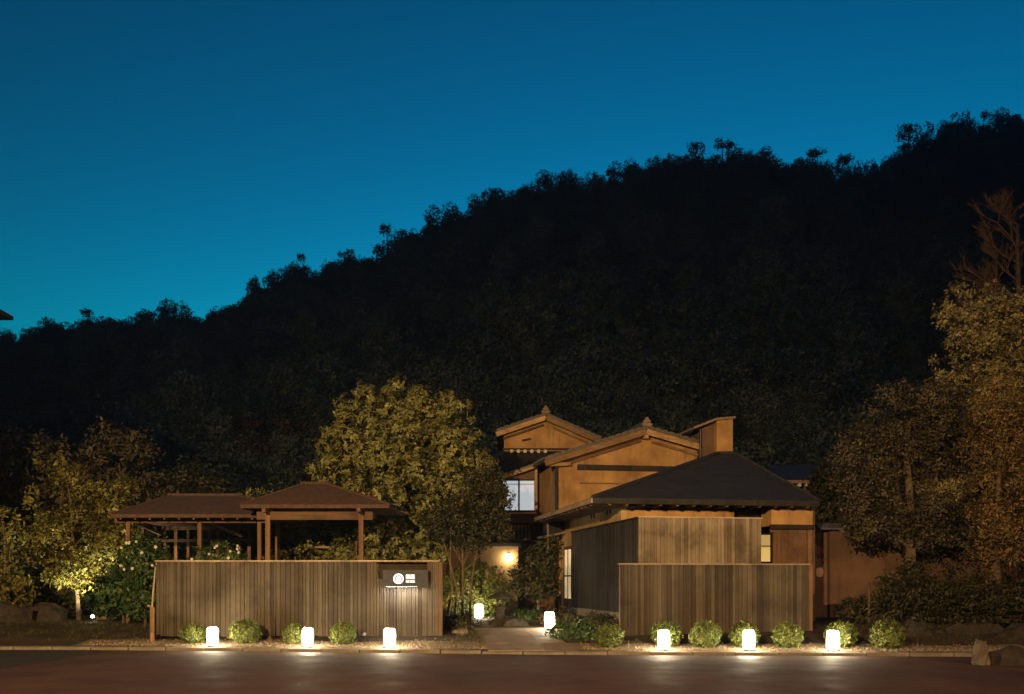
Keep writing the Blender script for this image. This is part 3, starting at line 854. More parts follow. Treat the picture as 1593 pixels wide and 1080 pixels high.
# entrance wall under the trees, lit by a globe lamp
EWY = 36.2
EW = empty('garden_wall', (wx(748, EWY), EWY, 0), 'yellow lit plaster entrance wall behind the big tree', 'wall')
ew0, ew1 = wx(686, EWY) - EW.location.x, wx(806, EWY) - EW.location.x
MB().box(ew0, ew1, 0, .25, .35, wz(850, EWY)).build('wall', M['plaster_lit'], EW)
MB().box(ew0 - .1, ew1 + .1, -.15, .35, wz(850, EWY) + .002, wz(845, EWY)).build('coping', M['tile'], EW)
for px in (697, 719, 746):
    x = wx(px, EWY) - EW.location.x
    MB().box(x-.045, x+.045, -.05, -.002, .4, wz(851, EWY)).build('post', M['post'], EW)
M['globe'] = m_emit('globe_lamp', (1.0, .78, .46), 40)
wl = empty('wall_lamp', (wx(791, EWY), EWY - .2, wz(868, EWY)), 'round white globe lamp glowing on the entrance wall', 'lamp')
gp = [(.14*math.sin(math.pi*k/10), -.14*math.cos(math.pi*k/10)) for k in range(1, 10)]
MB().lathe(gp, 14).build('globe', M['globe'], wl, smooth=True)
MB().beam((0, .0, .16), (0, .2, .16), .04, .04).build('bracket', M['iron'], wl)
MB().lathe([(.05,.13),(.05,.18),(.02,.19)], 10).build('cap', M['iron'], wl)

# garden wall at the right
GWY = 30.5
GW = empty('garden_wall', (wx(1262, GWY), GWY, 0), 'shade-toned plaster garden wall right of the hip roofed house', 'wall', rz=RAD(5))
gx = lambda px: (wx(px, GWY) - wx(1262, GWY))
MB().box(0, gx(1292) - .004, .2, .45, .2, wz(828, GWY)).build('wall', M['plaster_dim'], GW)
MB().box(gx(1292), gx(1600), 0, .3, .2, wz(826, GWY)).build('wall', M['plaster_dim'], GW)
MB().prism([(-.1, 0), (gx(1292), 0), (gx(1292), .1), (-.1, .1)], .05, .6).build('coping', M['tile_warm'], GW).location.z = wz(826, GWY)
MB().poly([(gx(1270),-.28,0),(gx(1604),-.28,0),(gx(1604),.15,.18),(gx(1270),.15,.18),(gx(1604),.58,0),(gx(1270),.58,0),(gx(1270),-.28,-.05),(gx(1604),-.28,-.05),(gx(1604),.58,-.05),(gx(1270),.58,-.05)],
          [(0,1,2,3),(3,2,4,5),(6,7,1,0),(9,5,4,8),(6,9,8,7),(0,3,5,9,6),(1,7,8,4,2)]).build('coping', M['tile'], GW).location.z = wz(825, GWY) + .06
M['warm_patch'] = m_emit('warm_patch_glow', (1.0, .42, .16), .10, (.25,.15,.1))  # added glow standing in for a warm patch of light on the wall
patch_obj = empty('wall_lamp', (wx(1278, GWY), GWY + .18, wz(890, GWY)), 'added dim orange glow for the light patch on the wall beside the right fence end', 'lamp')
MB().lathe([(.03,-.16),(.10,-.13),(.12,-.02),(.12,.08),(.06,.14)], 12).build('shade', M['warm_patch'], patch_obj, smooth=True)
MB().beam((0,.0,.1), (0,.12,.1), .05, .05).build('bracket', M['iron'], patch_obj)

# storehouse roof showing behind the wall
SY = 41.0
S = empty('house', (wx(1262, SY), SY, 0), 'dark storehouse roof with pale eave tiles behind the garden wall', 'house')
q = lambda px: wx(px, SY) - wx(1262, SY)
MB().box(q(1225), q(1330), .6, 5, .5, wz(756, SY)).build('wall', M['plaster_dim'], S)
MB().prism([(q(1215), wz(752, SY)), (q(1340), wz(752, SY)), (q(1340), wz(747, SY)), (q(1215), wz(747, SY))], 0, .12).build('fascia', M['tile_warm'], S)
MB().poly([(q(1215),.0,wz(747,SY)+.003),(q(1340),.0,wz(747,SY)+.003),(q(1330),3,wz(747,SY)+1.0),(q(1225),3,wz(747,SY)+1.0),(q(1340),6,wz(747,SY)),(q(1215),6,wz(747,SY))],
          [(0,1,2,3),(3,2,4,5),(0,3,5),(1,4,2),(0,5,4,1)]).build('roof', M['slate'], S)
for k in range(5):
    MB().tube([(q(1243 + k*12), -.1, wz(755, SY)), (q(1243 + k*12), .11, wz(755, SY))], [.08, .08], 9).build('eave_tile', M['tile_end'], S)

# neighbour's roof corner poking into the frame at the far left
NB = empty('house', (-21, 26, .3), 'dark roof corner of a neighbouring house at the left edge', 'house')
MB().box(-5, 4.35, -4, 4.1, -.4, 9.5).build('wall', M['plaster_dim'], NB)
MB().poly([(-5.6,-4.6,9.62),(5.13,-4.6,9.62),(5.13,4.7,9.62),(-5.6,4.7,9.62),(-5.6,-4.6,9.74),(5.13,-4.6,9.74),(5.13,4.7,9.74),(-5.6,4.7,9.74),(-2.5,0,11.6),(2,0,11.6)],
          [(0,3,2,1),(0,1,5,4),(1,2,6,5),(2,3,7,6),(3,0,4,7),(4,5,9,8),(5,6,9),(6,7,8,9),(7,4,8)]).build('roof', M['iron'], NB)

# ------------------------------------------------------------------ pavilions
def hip(parent, x0, x1, y0, y1, ze, rx0, rx1, ry, zr, mat='shingle', t=.10):
    tp = [(x0,y0,ze),(x1,y0,ze),(x1,y1,ze),(x0,y1,ze),(rx0,ry,zr),(rx1,ry,zr)]
    bt = [(a, b_, c - t) for a, b_, c in tp[:4]]
    ro = MB().poly(tp + bt, [(0,1,5,4),(1,2,5),(2,3,4,5),(3,0,4),(0,6,7,1),(1,7,8,2),(2,8,9,3),(3,9,6,0),(6,9,8,7)]).build('roof', M[mat], parent)
    for a, b_ in ((0,4),(1,5),(2,5),(3,4)):
        MB().tube([Vector(tp[a]) + Vector((0,0,.01)), Vector(tp[b_]) + Vector((0,0,.02))], [.035,.045], 6).build('hip_cap', M[mat], ro)
    MB().tube([(rx0 - .12, ry, zr + .03), (rx1 + .12, ry, zr + .03)], [.05, .05], 8).build('ridge_cap', M[mat], ro)
    return ro
P1Y = 27.6
P1 = empty('pavilion', (wx(300, P1Y), P1Y, 0), 'long open pavilion with low brown roof and many thin posts', 'pavilion')
o_ = lambda px, Y: wx(px, Y) - P1.location.x
hip(P1, o_(172, P1Y), o_(448, P1Y), 0, 5.2, wz(800, P1Y), o_(268, P1Y+2.6), o_(372, P1Y+2.6), 2.6, wz(771.5, P1Y+2.6))
ze = wz(800, P1Y)
PM = MB().box(-.055,.055,-.055,.055,0,1).mesh('post'); PM.materials.append(M['post'])
def post(par, x, y, h, s=1.0):
    o = link('post', PM, None, par, (x, y, .35)); o.scale = (s, s, h - .35); return o
for px in (200, 311, 404): post(P1, o_(px, P1Y+.6), .6, ze - .1)
for px in (222, 257, 274, 293, 327, 339, 356, 372, 388): post(P1, o_(px, P1Y+4.4), 4.4, ze - .05, .75 if px % 2 else .95)
for yv in (.6, 4.4): MB().box(o_(180, P1Y+.6), o_(430, P1Y+.6), yv-.05, yv+.05, ze - .22, ze - .102).build('beam', M['beam'], P1)
MB().box(o_(215, P1Y+4.4), o_(395, P1Y+4.4), 4.36, 4.43, ze - .62, ze - .52).build('beam', M['beam'], P1)
for k in range(12):
    x = o_(185, P1Y) + k*.42
    MB().beam((x, .1, ze - .12 - .0), (x, 2.6, ze - .12 + .42), .05, .05).build('rafter', M['beam'], P1)
MB().beam((o_(311, P1Y+.6), .6, ze - .12), (o_(375, P1Y+2.6), 2.6, ze - .5), .07, .07).build('brace', M['rail'], P1)
MB().beam((o_(200, P1Y+.6), .6, ze - .12), (o_(250, P1Y+2.6), 2.6, ze - .45), .07, .07).build('brace', M['rail'], P1)

P2Y = 26.6
P2 = empty('pavilion', (wx(490, P2Y), P2Y, 0), 'square open pavilion with pyramid roof behind the left fence', 'pavilion')
o_ = lambda px, Y: wx(px, Y) - P2.location.x
z2 = wz(785, P2Y)
hip(P2, o_(374, P2Y), o_(605, P2Y), 0, 4.2, z2, o_(474, P2Y+2.1), o_(508, P2Y+2.1), 2.1, wz(753.5, P2Y+2.1))
for px, yv in ((417, .5), (562, .5), (432, 3.7), (553, 3.7)): post(P2, o_(px, P2Y+yv), yv, z2 - .1, 1.15)
for yv in (.5, 3.7): MB().box(o_(400, P2Y+.5), o_(580, P2Y+.5), yv-.05, yv+.05, wz(809, P2Y+.5), wz(796, P2Y+.5)).build('beam', M['beam'], P2)
for px in (417, 562): MB().box(o_(px, P2Y+.5)-.05, o_(px, P2Y+.5)+.05, -.0, 4.0, z2 - .2, z2 - .102).build('beam', M['beam'], P2)
MB().box(o_(492, P2Y+.5)-.06, o_(492, P2Y+.5)+.06, .46, .54, wz(796, P2Y+.5)+.002, z2 - .1).build('strut', M['post'], P2)
MB().box(o_(490, P2Y+3.7), o_(556, P2Y+3.7), 3.66, 3.74, wz(853, P2Y+3.7), wz(850, P2Y+3.7)).build('handrail', M['rail'], P2)


# ------------------------------------------------------------------ trees and shrubs
def gl(px, Y, dx=0.0):
    x = wx(px, Y) + dx
    return (x, Y, gz(x, Y))
G_LEFT, G_RIGHT, G_BACK = 'trees in the left garden', 'trees at the right of the house', 'dark trees behind the garden'

tree('round_tree', 'big dense round crowned tree beside the lit window', 'tree', gl(664, 31.2),
     [(-1.05,0,4.0,3.1,2.2,2.6), (-3.0,0,3.0,1.8,1.6,2.0), (.95,.2,4.1,1.6,1.5,1.6), (-1.3,0,5.6,2.2,1.7,2.0), (.05,0,5.6,1.75,1.6,1.75), (-1.3,-.4,1.9,1.9,1.4,1.1), (-.5,-.2,2.4,1.1,1.1,1.0)],
     M['leaf_oak'], M['trunk'], 11, 10500, 10, .135, .064, .028, r0=.24, sub=680, subr=.30, fill=.1, up=.15)
tree('slender_tree', 'dark purplish tree with thin stems before the entrance wall', 'tree', gl(720, 29.6),
     [(.45,0,3.2,.75,.7,.8), (-.25,.1,2.85,.7,.6,.45), (.7,0,4.0,.5,.5,.6), (.95,-.1,2.8,.45,.5,.4), (-.5,0,3.3,.5,.5,.4), (.35,.2,2.5,.8,.5,.25)],
     M['leaf_dark'], M['trunk'], 12, 1700, 9, .115, .05, .08, r0=.055, sub=75, subr=.3, first=.06, holes=10, hole_r=.35)
sl_t = bpy.data.objects['slender_tree']
for bx_, tx_, tz_ in ((-.28, -.75, 2.9), (.22, .65, 2.8), (-.5, -.35, 3.2)):
    MB().tube([(bx_, .05, -.1), (bx_*.8 + .06, 0, .9), (bx_*.5 + tx_*.4, .05, 1.9), (tx_, 0, tz_)], [.045, .038, .03, .015], 6).build('stem', M['trunk'], sl_t, smooth=True)
tree('slender_tree', 'small dark leafy tree between the path and the glass door', 'tree', gl(838, 29.6),
     [(0,0,1.55,.55,.5,.55), (-.3,0,1.15,.45,.4,.4), (.25,.1,1.95,.4,.4,.35), (.1,-.1,1.0,.5,.4,.3)],
     M['leaf_dark'], M['trunk'], 13, 650, 9, .14, .06, .06, r0=.06, sub=50, subr=.22, first=.1)
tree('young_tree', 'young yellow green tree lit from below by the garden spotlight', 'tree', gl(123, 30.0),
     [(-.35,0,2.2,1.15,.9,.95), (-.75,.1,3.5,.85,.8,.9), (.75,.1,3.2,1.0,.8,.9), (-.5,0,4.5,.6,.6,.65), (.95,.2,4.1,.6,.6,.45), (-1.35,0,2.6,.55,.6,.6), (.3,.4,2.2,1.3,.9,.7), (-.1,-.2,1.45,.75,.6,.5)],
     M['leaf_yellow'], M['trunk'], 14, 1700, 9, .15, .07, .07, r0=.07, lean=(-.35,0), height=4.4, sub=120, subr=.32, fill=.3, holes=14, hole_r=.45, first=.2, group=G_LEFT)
tree('broadleaf_shrub', 'glossy green shrub left of the left fence end', 'shrub', gl(192, 28.3),
     [(0,0,.95,.75,.6,.55), (-.5,.1,.75,.5,.5,.5), (.45,0,.7,.5,.5,.5), (.1,.2,1.45,.55,.5,.4)],
     M['leaf_green'], M['trunk'], 15, 420, 9, .19, .085, .05, r0=.04, fill=.3, first=.1)
tree('slender_tree', 'thin sparse tree with upright twigs at the left edge', 'tree', gl(6, 29.0),
     [(0,0,3.0,.4,.4,.35), (.25,0,2.6,.3,.3,.3), (-.3,0,1.4,.8,.6,.8), (.1,0,.9,.8,.6,.5)],
     M['leaf_yellow'], M['trunk'], 16, 330, 8, .15, .07, .08, r0=.05, holes=6, hole_r=.3, first=.2, group=G_LEFT)
for (px, Y, lobes, mt, sd, lab) in [
    (35, 37, [(0,0,5.6,2.0,1.6,1.7), (-1.4,0,4.2,1.6,1.5,1.6), (.9,.3,3.8,1.5,1.4,1.5), (0,0,2.2,2.2,1.5,1.5)], 'leaf_purple', 21, 'wide dark reddish tree at the far left behind the young tree'),
    (186, 39, [(0,0,5.8,1.4,1.3,1.5), (-.5,.3,3.9,1.7,1.4,1.6), (.9,0,3.6,1.5,1.4,1.5), (.2,0,2,1.9,1.4,1.2)], 'leaf_purple', 22, 'dim brown tree rising behind the lit young tree'),
    (300, 40, [(0,0,4.4,1.3,1.3,1.2), (.7,0,3.0,1.5,1.3,1.2), (-.8,0,2.6,1.3,1.3,1.2)], 'leaf_dark', 23, 'dark tree behind the long pavilion roof'),
    (410, 36, [(0,0,3.6,1.1,.9,.65), (.9,.1,3.1,.8,.8,.7), (-.8,0,3.0,.8,.8,.6), (.1,0,1.8,1.6,.9,1.0)], 'leaf_oak', 24, 'olive flat topped tree between the two pavilion roofs'),
    (505, 33, [(0,0,1.7,1.5,.9,.9), (-1.3,.2,1.4,1.1,.8,.8), (1.2,0,1.5,1.1,.8,.9), (0,0,.7,2.4,.9,.6)], 'leaf_dark', 25, 'dark green bushy tree seen under the pyramid roof'),
    (345, 34.5, [(0,0,1.5,1.5,.9,.9), (-1.8,.2,1.2,1.2,.8,.9), (1.4,0,1.3,1.1,.8,.9)], 'leaf_dark', 26, 'dark shrubby tree seen between the long pavilion posts'),
    (1262, 50, [(0,0,5.5,2.4,2,1.9), (2.0,0,5.0,2.2,2,2.0), (-2.2,0,4.8,2.0,2,1.8), (0,0,3,3.5,2,2)], 'leaf_purple', 27, 'dim reddish tree behind the storehouse roof'),
    (1322, 38, [(0,0,3.9,1.1,1.1,1.2), (.4,0,2.8,1.2,1.1,1.2), (-.4,.1,4.7,.7,.8,.8)], 'leaf_dark', 28, 'dark tree leaning over the right garden wall'),
    (60, 33, [(0,0,1.2,1.6,1,1.0), (-1.6,0,1.4,1.3,1,1.1), (1.4,0,1.0,1.2,1,.8)], 'leaf_dark', 29, 'low dark hedge like shrub at the foot of the far left tree')]:
    tree('background_tree', lab, 'tree', gl(px, Y), lobes, M[mt], M['trunk'], sd, 1500, 8, .22, .10, .12, r0=.14, sub=90, subr=.5, fill=.2, holes=5, hole_r=.5, group=G_BACK)

# right-hand trees
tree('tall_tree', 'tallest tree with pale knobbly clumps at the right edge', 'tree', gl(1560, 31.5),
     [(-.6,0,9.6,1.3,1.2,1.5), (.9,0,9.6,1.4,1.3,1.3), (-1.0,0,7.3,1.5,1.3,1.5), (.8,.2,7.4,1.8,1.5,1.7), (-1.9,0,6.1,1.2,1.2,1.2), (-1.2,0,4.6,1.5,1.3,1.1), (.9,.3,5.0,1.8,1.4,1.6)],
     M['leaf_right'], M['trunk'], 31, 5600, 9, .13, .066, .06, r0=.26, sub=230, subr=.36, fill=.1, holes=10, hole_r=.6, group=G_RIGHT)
tree('tall_tree', 'orange-lit tree with a bare lower trunk at the right edge', 'tree', gl(1552, 27.0),
     [(.35,0,5.6,1.2,1.1,1.6), (.5,0,3.6,1.25,1.1,1.4), (.2,-.1,2.3,.85,.8,.7), (1.2,0,4.4,1.2,1.1,2.0), (-.2,0,2.9,.6,.6,.6)],
     M['leaf_orange_lit'], M['trunk'], 32, 3800, 9, .11, .05, .08, r0=.15, sub=120, subr=.36, fill=.2, group=G_RIGHT)
tree('tall_tree', 'broad dim tree with thick trunk in front of the right garden wall', 'tree', gl(1416, 29.2),
     [(0,0,6.0,1.6,1.4,1.2), (-1.2,.2,4.9,1.2,1.2,1.3), (1.1,.1,5.0,1.5,1.3,1.4), (0,0,3.7,1.9,1.4,1.2), (-1.0,-.2,3.2,1.2,1,.8), (.9,0,2.9,1.2,1,.8), (-.6,0,5.6,1.2,1.2,1.1)],
     M['leaf_purple'], M['trunk'], 33, 4600, 9, .115, .055, .08, r0=.22, sub=170, subr=.38, fill=.15, holes=10, hole_r=.55, group=G_RIGHT)
tree('pine_branch_tree', 'small pine with a flat clump on a slanting bare limb', 'tree', gl(1535, 28.4),
     [(-1.25,0,3.75,.62,.5,.30), (-.85,0,3.95,.4,.4,.25), (.3,0,4.6,.6,.5,.3)],
     M['leaf_right'], M['trunk'], 34, 260, 12, .15, .03, .05, r0=.08, height=4.4, first=.4)
bpy.data.objects['pine_branch_tree']['label'] = 'small pine with a flat needle clump on a slanting bare limb'
for (px, Y, lobes, lab) in [
    (1352, 27.6, [(0,0,.25,.7,.8,.4), (.7,.1,.7,.6,.7,.5), (1.1,0,.5,.7,.8,.5), (1.3,.1,1.2,.5,.6,.45)], 'dark stepped shrub mound right of the right fence'),
    (1490, 26.6, [(0,0,.7,.9,.8,.6), (.9,0,.5,.9,.7,.5), (-.8,.1,.55,.7,.7,.5)], 'dark low shrub mound behind the right rocks'),
    (1580, 25.2, [(0,0,.55,.8,.7,.5), (.7,0,.6,.9,.7,.6)], 'dark shrub mound at the right edge by the orange-lit tree'),
    (1440, 31.5, [(0,0,1.0,1.2,.9,.9), (1.4,0,1.2,1.2,.9,1.0), (2.8,0,1.3,1.3,.9,1.1)], 'dark hedge mass behind the right hand trunks')]:
    tree('shrub_mound', lab, 'shrub', gl(px, Y), lobes, M['leaf_dark'], M['trunk'], int(px), 1000, 8, .12, .06, .07, r0=.05, first=.05, fill=.2, sub=50, subr=.3)

# bare twiggy tree high at the right edge
bt = empty('bare_tree', gl(1586, 42), 'bare reddish tree with fine upright twigs above the right trees', 'tree')
rb = random.Random(8); tw = MB(); tk = MB()
tk.tube([(0,0,-.2), (.1,0,6), (0,0,12), (-.1,0,16.5)], [.28,.22,.15,.07], 8)
def branch(p, d, L, r, lev):
    d = d.normalized(); m = p + d*L*.5 + Vector((rb.uniform(-.08,.08)*L, rb.uniform(-.08,.08)*L, 0)); e = p + d*L + Vector((0,0,.08*L))
    tw.tube([p, m, e], [r, r*.75, r*.4], 4, False)
    if lev > 0:
        for k in range(5 if lev > 1 else 6):
            t = rb.uniform(.25, 1); s = p.lerp(m, t*2) if t < .5 else m.lerp(e, t*2 - 1)
            nd = d + Vector((rb.uniform(-.75,.75), rb.uniform(-.6,.6), rb.uniform(-.15,.55)))
            branch(s, nd, L*rb.uniform(.42,.62), r*.55, lev-1)
for k in range(20):
    z = 9.6 + k*.40; a = rb.uniform(0, 6.28)
    branch(Vector((0,0,z)), Vector((math.cos(a), math.sin(a)*.6, .75)), rb.uniform(1.6, 2.4)*(1.15 - .03*k), .05, 3)
tk.build('trunk', M['trunk'], bt, smooth=True)
tw.build('crown', M['twig'], bt)

# clipped round shrubs along the kerb
def bush_mesh(seed):
    rg = np.random.default_rng(seed)
    C, A = crown_points(rg, [(0,0,.31,.32,.32,.30), (.08,.05,.30,.27,.27,.27), (-.09,-.03,.28,.26,.28,.26)], 560, 0, .1, .15)
    return leaf_mesh('leaves', rg, C, A, 9, .062, .03, .018, M['leaf_bush'], .6)
bmesh_ = [bush_mesh(s) for s in (1, 2, 3, 4)]
stem_me = MB().tube([(0,0,-.05), (.01,0,.12), (0,.01,.25)], [.03,.025,.015], 6).mesh('stem'); stem_me.materials.append(M['trunk'])
BUSH = [(300, 1.05, .92, 'small round shrub at the left end of the left fence'),
        (381, 1.1, 1.0, 'round shrub between the first and second lantern'),
        (457, 1.1, .86, 'round shrub just left of the second lantern'),
        (534, 1.1, .95, 'round shrub between the second lantern and the sign'),
        (948, .95, .98, 'round shrub left of the right fence by the path plants'),
        (1036, 1.1, 1.02, 'round shrub directly behind the fourth lantern'),
        (1096, 1.0, 1.04, 'round shrub between the fourth and fifth lantern'),
        (1158, 1.1, 1.02, 'round shrub directly behind the fifth lantern'),
        (1226, 1.0, 1.06, 'round shrub at the right end of the right fence'),
        (1309, 1.1, 1.0, 'round shrub directly behind the rightmost lantern'),
        (1381, .95, 1.05, 'rightmost round shrub, clear of the lanterns')]
for i, (px, d, s, lab) in enumerate(BUSH):
    X = wx(px, 22); Y = kerb_y(X) + d; X = wx(px, Y)
    b_ = empty('round_shrub', (X, Y, gz(X, Y) - .01), lab, 'shrub', 'clipped round shrubs along the kerb', rnd.uniform(0, 6))
    b_.scale = (s*.92*rnd.uniform(.94, 1.06), s*.92, s*rnd.uniform(.84, .96))
    link('leaves', bmesh_[i % 4], None, b_); link('stem', stem_me, None, b_)

# shrubs round the path
tree('leafy_shrub', 'large rounded shrub lit from below behind the stone lantern', 'shrub', gl(738, 31.6),
     [(0,0,.95,1.05,.8,.75), (-.5,-.1,.7,.65,.6,.6), (.5,0,.65,.65,.6,.55), (.05,-.2,.45,.85,.5,.4)],
     M['leaf_bush'], M['trunk'], 41, 1100, 9, .13, .055, .05, r0=.04, first=.05, fill=.25)
for (px, Y, sc_, mt, sd, lab) in [(893, 23.4, 1.0, 'leaf_green', 42, 'spreading low shrub on the right of the path mouth'),
                              (868, 27.6, .95, 'leaf_purple', 43, 'low brownish shrub behind the path lantern'),
                              (820, 28.2, .8, 'leaf_green', 44, 'low green shrub at the end of the path'),
                              (706, 25.6, .85, 'leaf_dark', 45, 'low dark shrub left of the path behind the fence end'),
                              (930, 25.4, .9, 'leaf_dark', 46, 'dark low shrub against the black side wall')]:
    tree('low_shrub', lab, 'shrub', gl(px, Y), [(0,0,.22*sc_,.42*sc_,.35,.22*sc_), (.3*sc_,.05,.18*sc_,.3*sc_,.3,.2*sc_), (-.3*sc_,0,.16*sc_,.3*sc_,.3,.18*sc_)],
         M[mt], M['trunk'], sd, 230, 9, .10, .04, .04, r0=.02, first=.05, fill=.25, group='low shrubs round the path')

# white flowering shrubs behind the left fence
def flower_shrub(px, Y, label, seed, zc, w):
    rg = np.random.default_rng(seed); t = tree('flowering_shrub', label, 'shrub', gl(px, Y), [(0,0,zc,w,.5,.6), (0,0,zc*.5,w*.8,.5,.6)], M['leaf_green'], M['trunk'], seed, 420, 8, .12, .055, .05, r0=.04, first=.1, fill=.25)
    r2 = random.Random(seed)
    fm = MB()
    for k in range(8):
        a = k*.785; fm.poly([(0,0,0), (.05*math.cos(a-.35), -.02, .05*math.sin(a-.35)), (.062*math.cos(a), -.035, .062*math.sin(a)), (.05*math.cos(a+.35), -.02, .05*math.sin(a+.35))], [(0,1,2,3)])
    me = fm.mesh('blossom'); me.materials.append(M['petal'])
    for k in range(16):
        o = link('blossom', me, None, t, (r2.uniform(-w, w)*.9, -.5 + r2.uniform(-.1,.12), zc + r2.uniform(-.35, .55)))
        o.rotation_euler = (r2.uniform(-.4,.4), r2.uniform(0,6), r2.uniform(-.5,.5)); s = r2.uniform(.4, .85); o.scale = (s,s,s)
flower_shrub(340, 26.2, 'white flowering shrub behind the left fence under the long pavilion', 51, 1.72, .75)
flower_shrub(226, 27.0, 'white flowering shrub at the left pavilion post', 52, 1.9, .6)

# ------------------------------------------------------------------ stones, stone lantern, small fixtures
def rock(label, loc, s, seed, group='rocks in the garden', mat='stone'):
    r = random.Random(seed); nseg, nr = 11, 6; P = []; F = []
    for i in range(nr+1):
        ph = math.pi*i/nr
        for k in range(nseg):
            a = 2*math.pi*k/nseg; d = Vector((math.sin(ph)*math.cos(a), math.sin(ph)*math.sin(a), -math.cos(ph)))
            q_ = 1 + .42*mnoise.noise(d*1.4 + Vector((seed*3.1, 0, 0))) + .16*mnoise.noise(d*3.7 + Vector((0, seed*2.3, 0)))
            P.append((d.x*s[0]*q_, d.y*s[1]*q_, max(-.25, d.z)*s[2]*q_))
    for i in range(nr):
        for k in range(nseg): F.append((i*nseg+k, i*nseg+(k+1) % nseg, (i+1)*nseg+(k+1) % nseg, (i+1)*nseg+k))
    o = MB().poly(P, F).build('rock', M[mat], None, loc)
    return tag(o, label, 'rock', group)
rock('big boulder at the right edge beside the road', (wx(1572, 18.6), 18.6, .02), (.5,.36,.33), 1, mat='stone_dark')
rock('upright pale stone standing at the road edge on the right', (wx(1527, 18.6), 18.6, .02), (.16,.16,.46), 2)
rock('squat rock right of the rightmost round shrub', (wx(1424, 24.0), 24.0, .25), (.42,.32,.42), 3, mat='stone_dark')
rock('long flat rock under the right hand trees', (wx(1520, 24.2), 24.2, .26), (1.0,.4,.30), 4, mat='stone_dark')
rock('rounded rock at the right edge beneath the orange-lit tree', (wx(1590, 23.0), 23.0, .26), (.5,.4,.36), 5, mat='stone_dark')
rock('low rock beside the stone lantern at the path end', (wx(800, 26.6), 26.6, .36), (.40,.3,.24), 6, mat='stone_dark')
rock('rock behind the garden spotlight', (wx(167, 30.4), 30.4, .42), (.42,.3,.34), 7)
rock('dark rock at the foot of the far left shrubs', (wx(60, 29.2), 29.2, .42), (.85,.5,.55), 8, mat='stone_dark')
rock('dark rock mass at the left edge of the garden', (wx(8, 28.4), 28.4, .42), (.75,.5,.60), 9, mat='stone_dark')
rock('small stone on the gravel left of the path', (wx(716, 24.4), 24.4, .3), (.22,.18,.13), 10)

sl = empty('stone_lantern', (wx(778, 27.2), 27.2, gz(-.3, 27.2)), 'dark stone lantern with wide cap at the end of the path', 'stone lantern')
MB().lathe([(.30,-.05),(.32,.04),(.24,.12),(.20,.14)], 8).build('base', M['stone_dark'], sl)
MB().lathe([(.16,.14),(.14,.30),(.15,.44)], 10).build('post', M['stone_dark'], sl)
MB().lathe([(.20,.44),(.22,.50),(.16,.52)], 8).build('platform', M['stone_dark'], sl)
for k in range(4):
    a = math.pi/4 + k*math.pi/2
    MB().box(-.03,.03,-.03,.03,.52,.72).build('fire_box_pillar', M['stone_dark'], sl).location = (.11*math.cos(a), .11*math.sin(a), 0)
MB().lathe([(.13,.72),(.36,.73),(.35,.77),(.18,.86),(.06,.92)], 8).build('cap', M['stone_dark'], sl)
MB().lathe([(.04,.92),(.07,.96),(.05,1.01),(.01,1.05)], 8).build('finial', M['stone_dark'], sl)

M['lens'] = m_emit('spot_lens', (1.0, .93, .74), 60)
ul = empty('garden_spotlight', (wx(146, 29.0), 29.0, gz(-12.5, 29.0)), 'bright garden spotlight on the soil below the young tree', 'spotlight')
MB().tube([(0,0,-.1), (0,0,.14)], [.015,.015], 6).build('stake', M['iron'], ul)
dv = Vector((-.30, .55, .75)).normalized()
MB().tube([Vector((0,0,.14)) - dv*.06, Vector((0,0,.14)) + dv*.11], [.045,.065], 12).build('housing', M['iron'], ul)
MB().tube([Vector((0,0,.14)) + dv*.112, Vector((0,0,.14)) + dv*.118], [.055,.055], 12).build('lens', M['lens'], ul)
MB().lathe([(.001,-.045),(.035,-.03),(.05,.0),(.035,.03),(.001,.045)], 12, (.0,-.10,.17)).build('flare_ball', M['lens'], ul)  # glowing ball added for the spotlight's star flare
spot(ul, Vector((0,0,.14)) + dv*.16, Vector((-.9, 1.2, 2.6)), 1100, (1.0, .86, .50), 120, 1.0, .05)

def twin_spot(px, lab):
    t = empty('garden_spotlight', gl(px, 23.5), lab, 'spotlight', 'unlit spotlights under the left fence')
    MB().tube([(0,0,-.05), (0,0,.10)], [.012,.012], 6).build('stake', M['iron'], t)
    MB().tube([(0,.05,.10), (.01,-.06,.15)], [.035,.05], 10).build('housing', M['iron'], t)
    MB().tube([(.0102,-.061,.1505), (.0105,-.065,.152)], [.042,.042], 10).build('lens', M['steel'], t)
twin_spot(551, 'left one of two small black spotlights under the sign end of the fence')
twin_spot(567, 'right one of two small black spotlights under the sign end of the fence')
st = empty('garden_stake', gl(420, 23.6), 'thin upright rod with conical foot against the left fence', 'stake')
MB().tube([(0,0,.05), (0,0,.62)], [.012,.010], 6).build('rod', M['beam'], st)
MB().lathe([(.10,-.02),(.09,.02),(.03,.10),(.015,.12)], 10).build('foot', M['post'], st)
pp = empty('leaning_pole', gl(236, 24.9), 'thin pale pole leaning beside the left fence end', 'pole')
MB().tube([(-.02,0,-.1), (.0,.05,.8), (.06,.1,1.75)], [.028,.025,.02], 8).build('shaft', M['rail'], pp, smooth=True)
MB().tube([(-.03,-.0,.72), (-.09,-.05,.74)], [.03,.03], 8).build('peg', M['rail'], pp)
pk = tag(MB().lathe([(.055,-.05),(.06,.0),(.058,.22),(.05,.25),(.01,.26)], 10).build('short_post', M['post'], None, gl(237, 23.6), smooth=True), 'short round wooden post at the left end of the left fence', 'post')

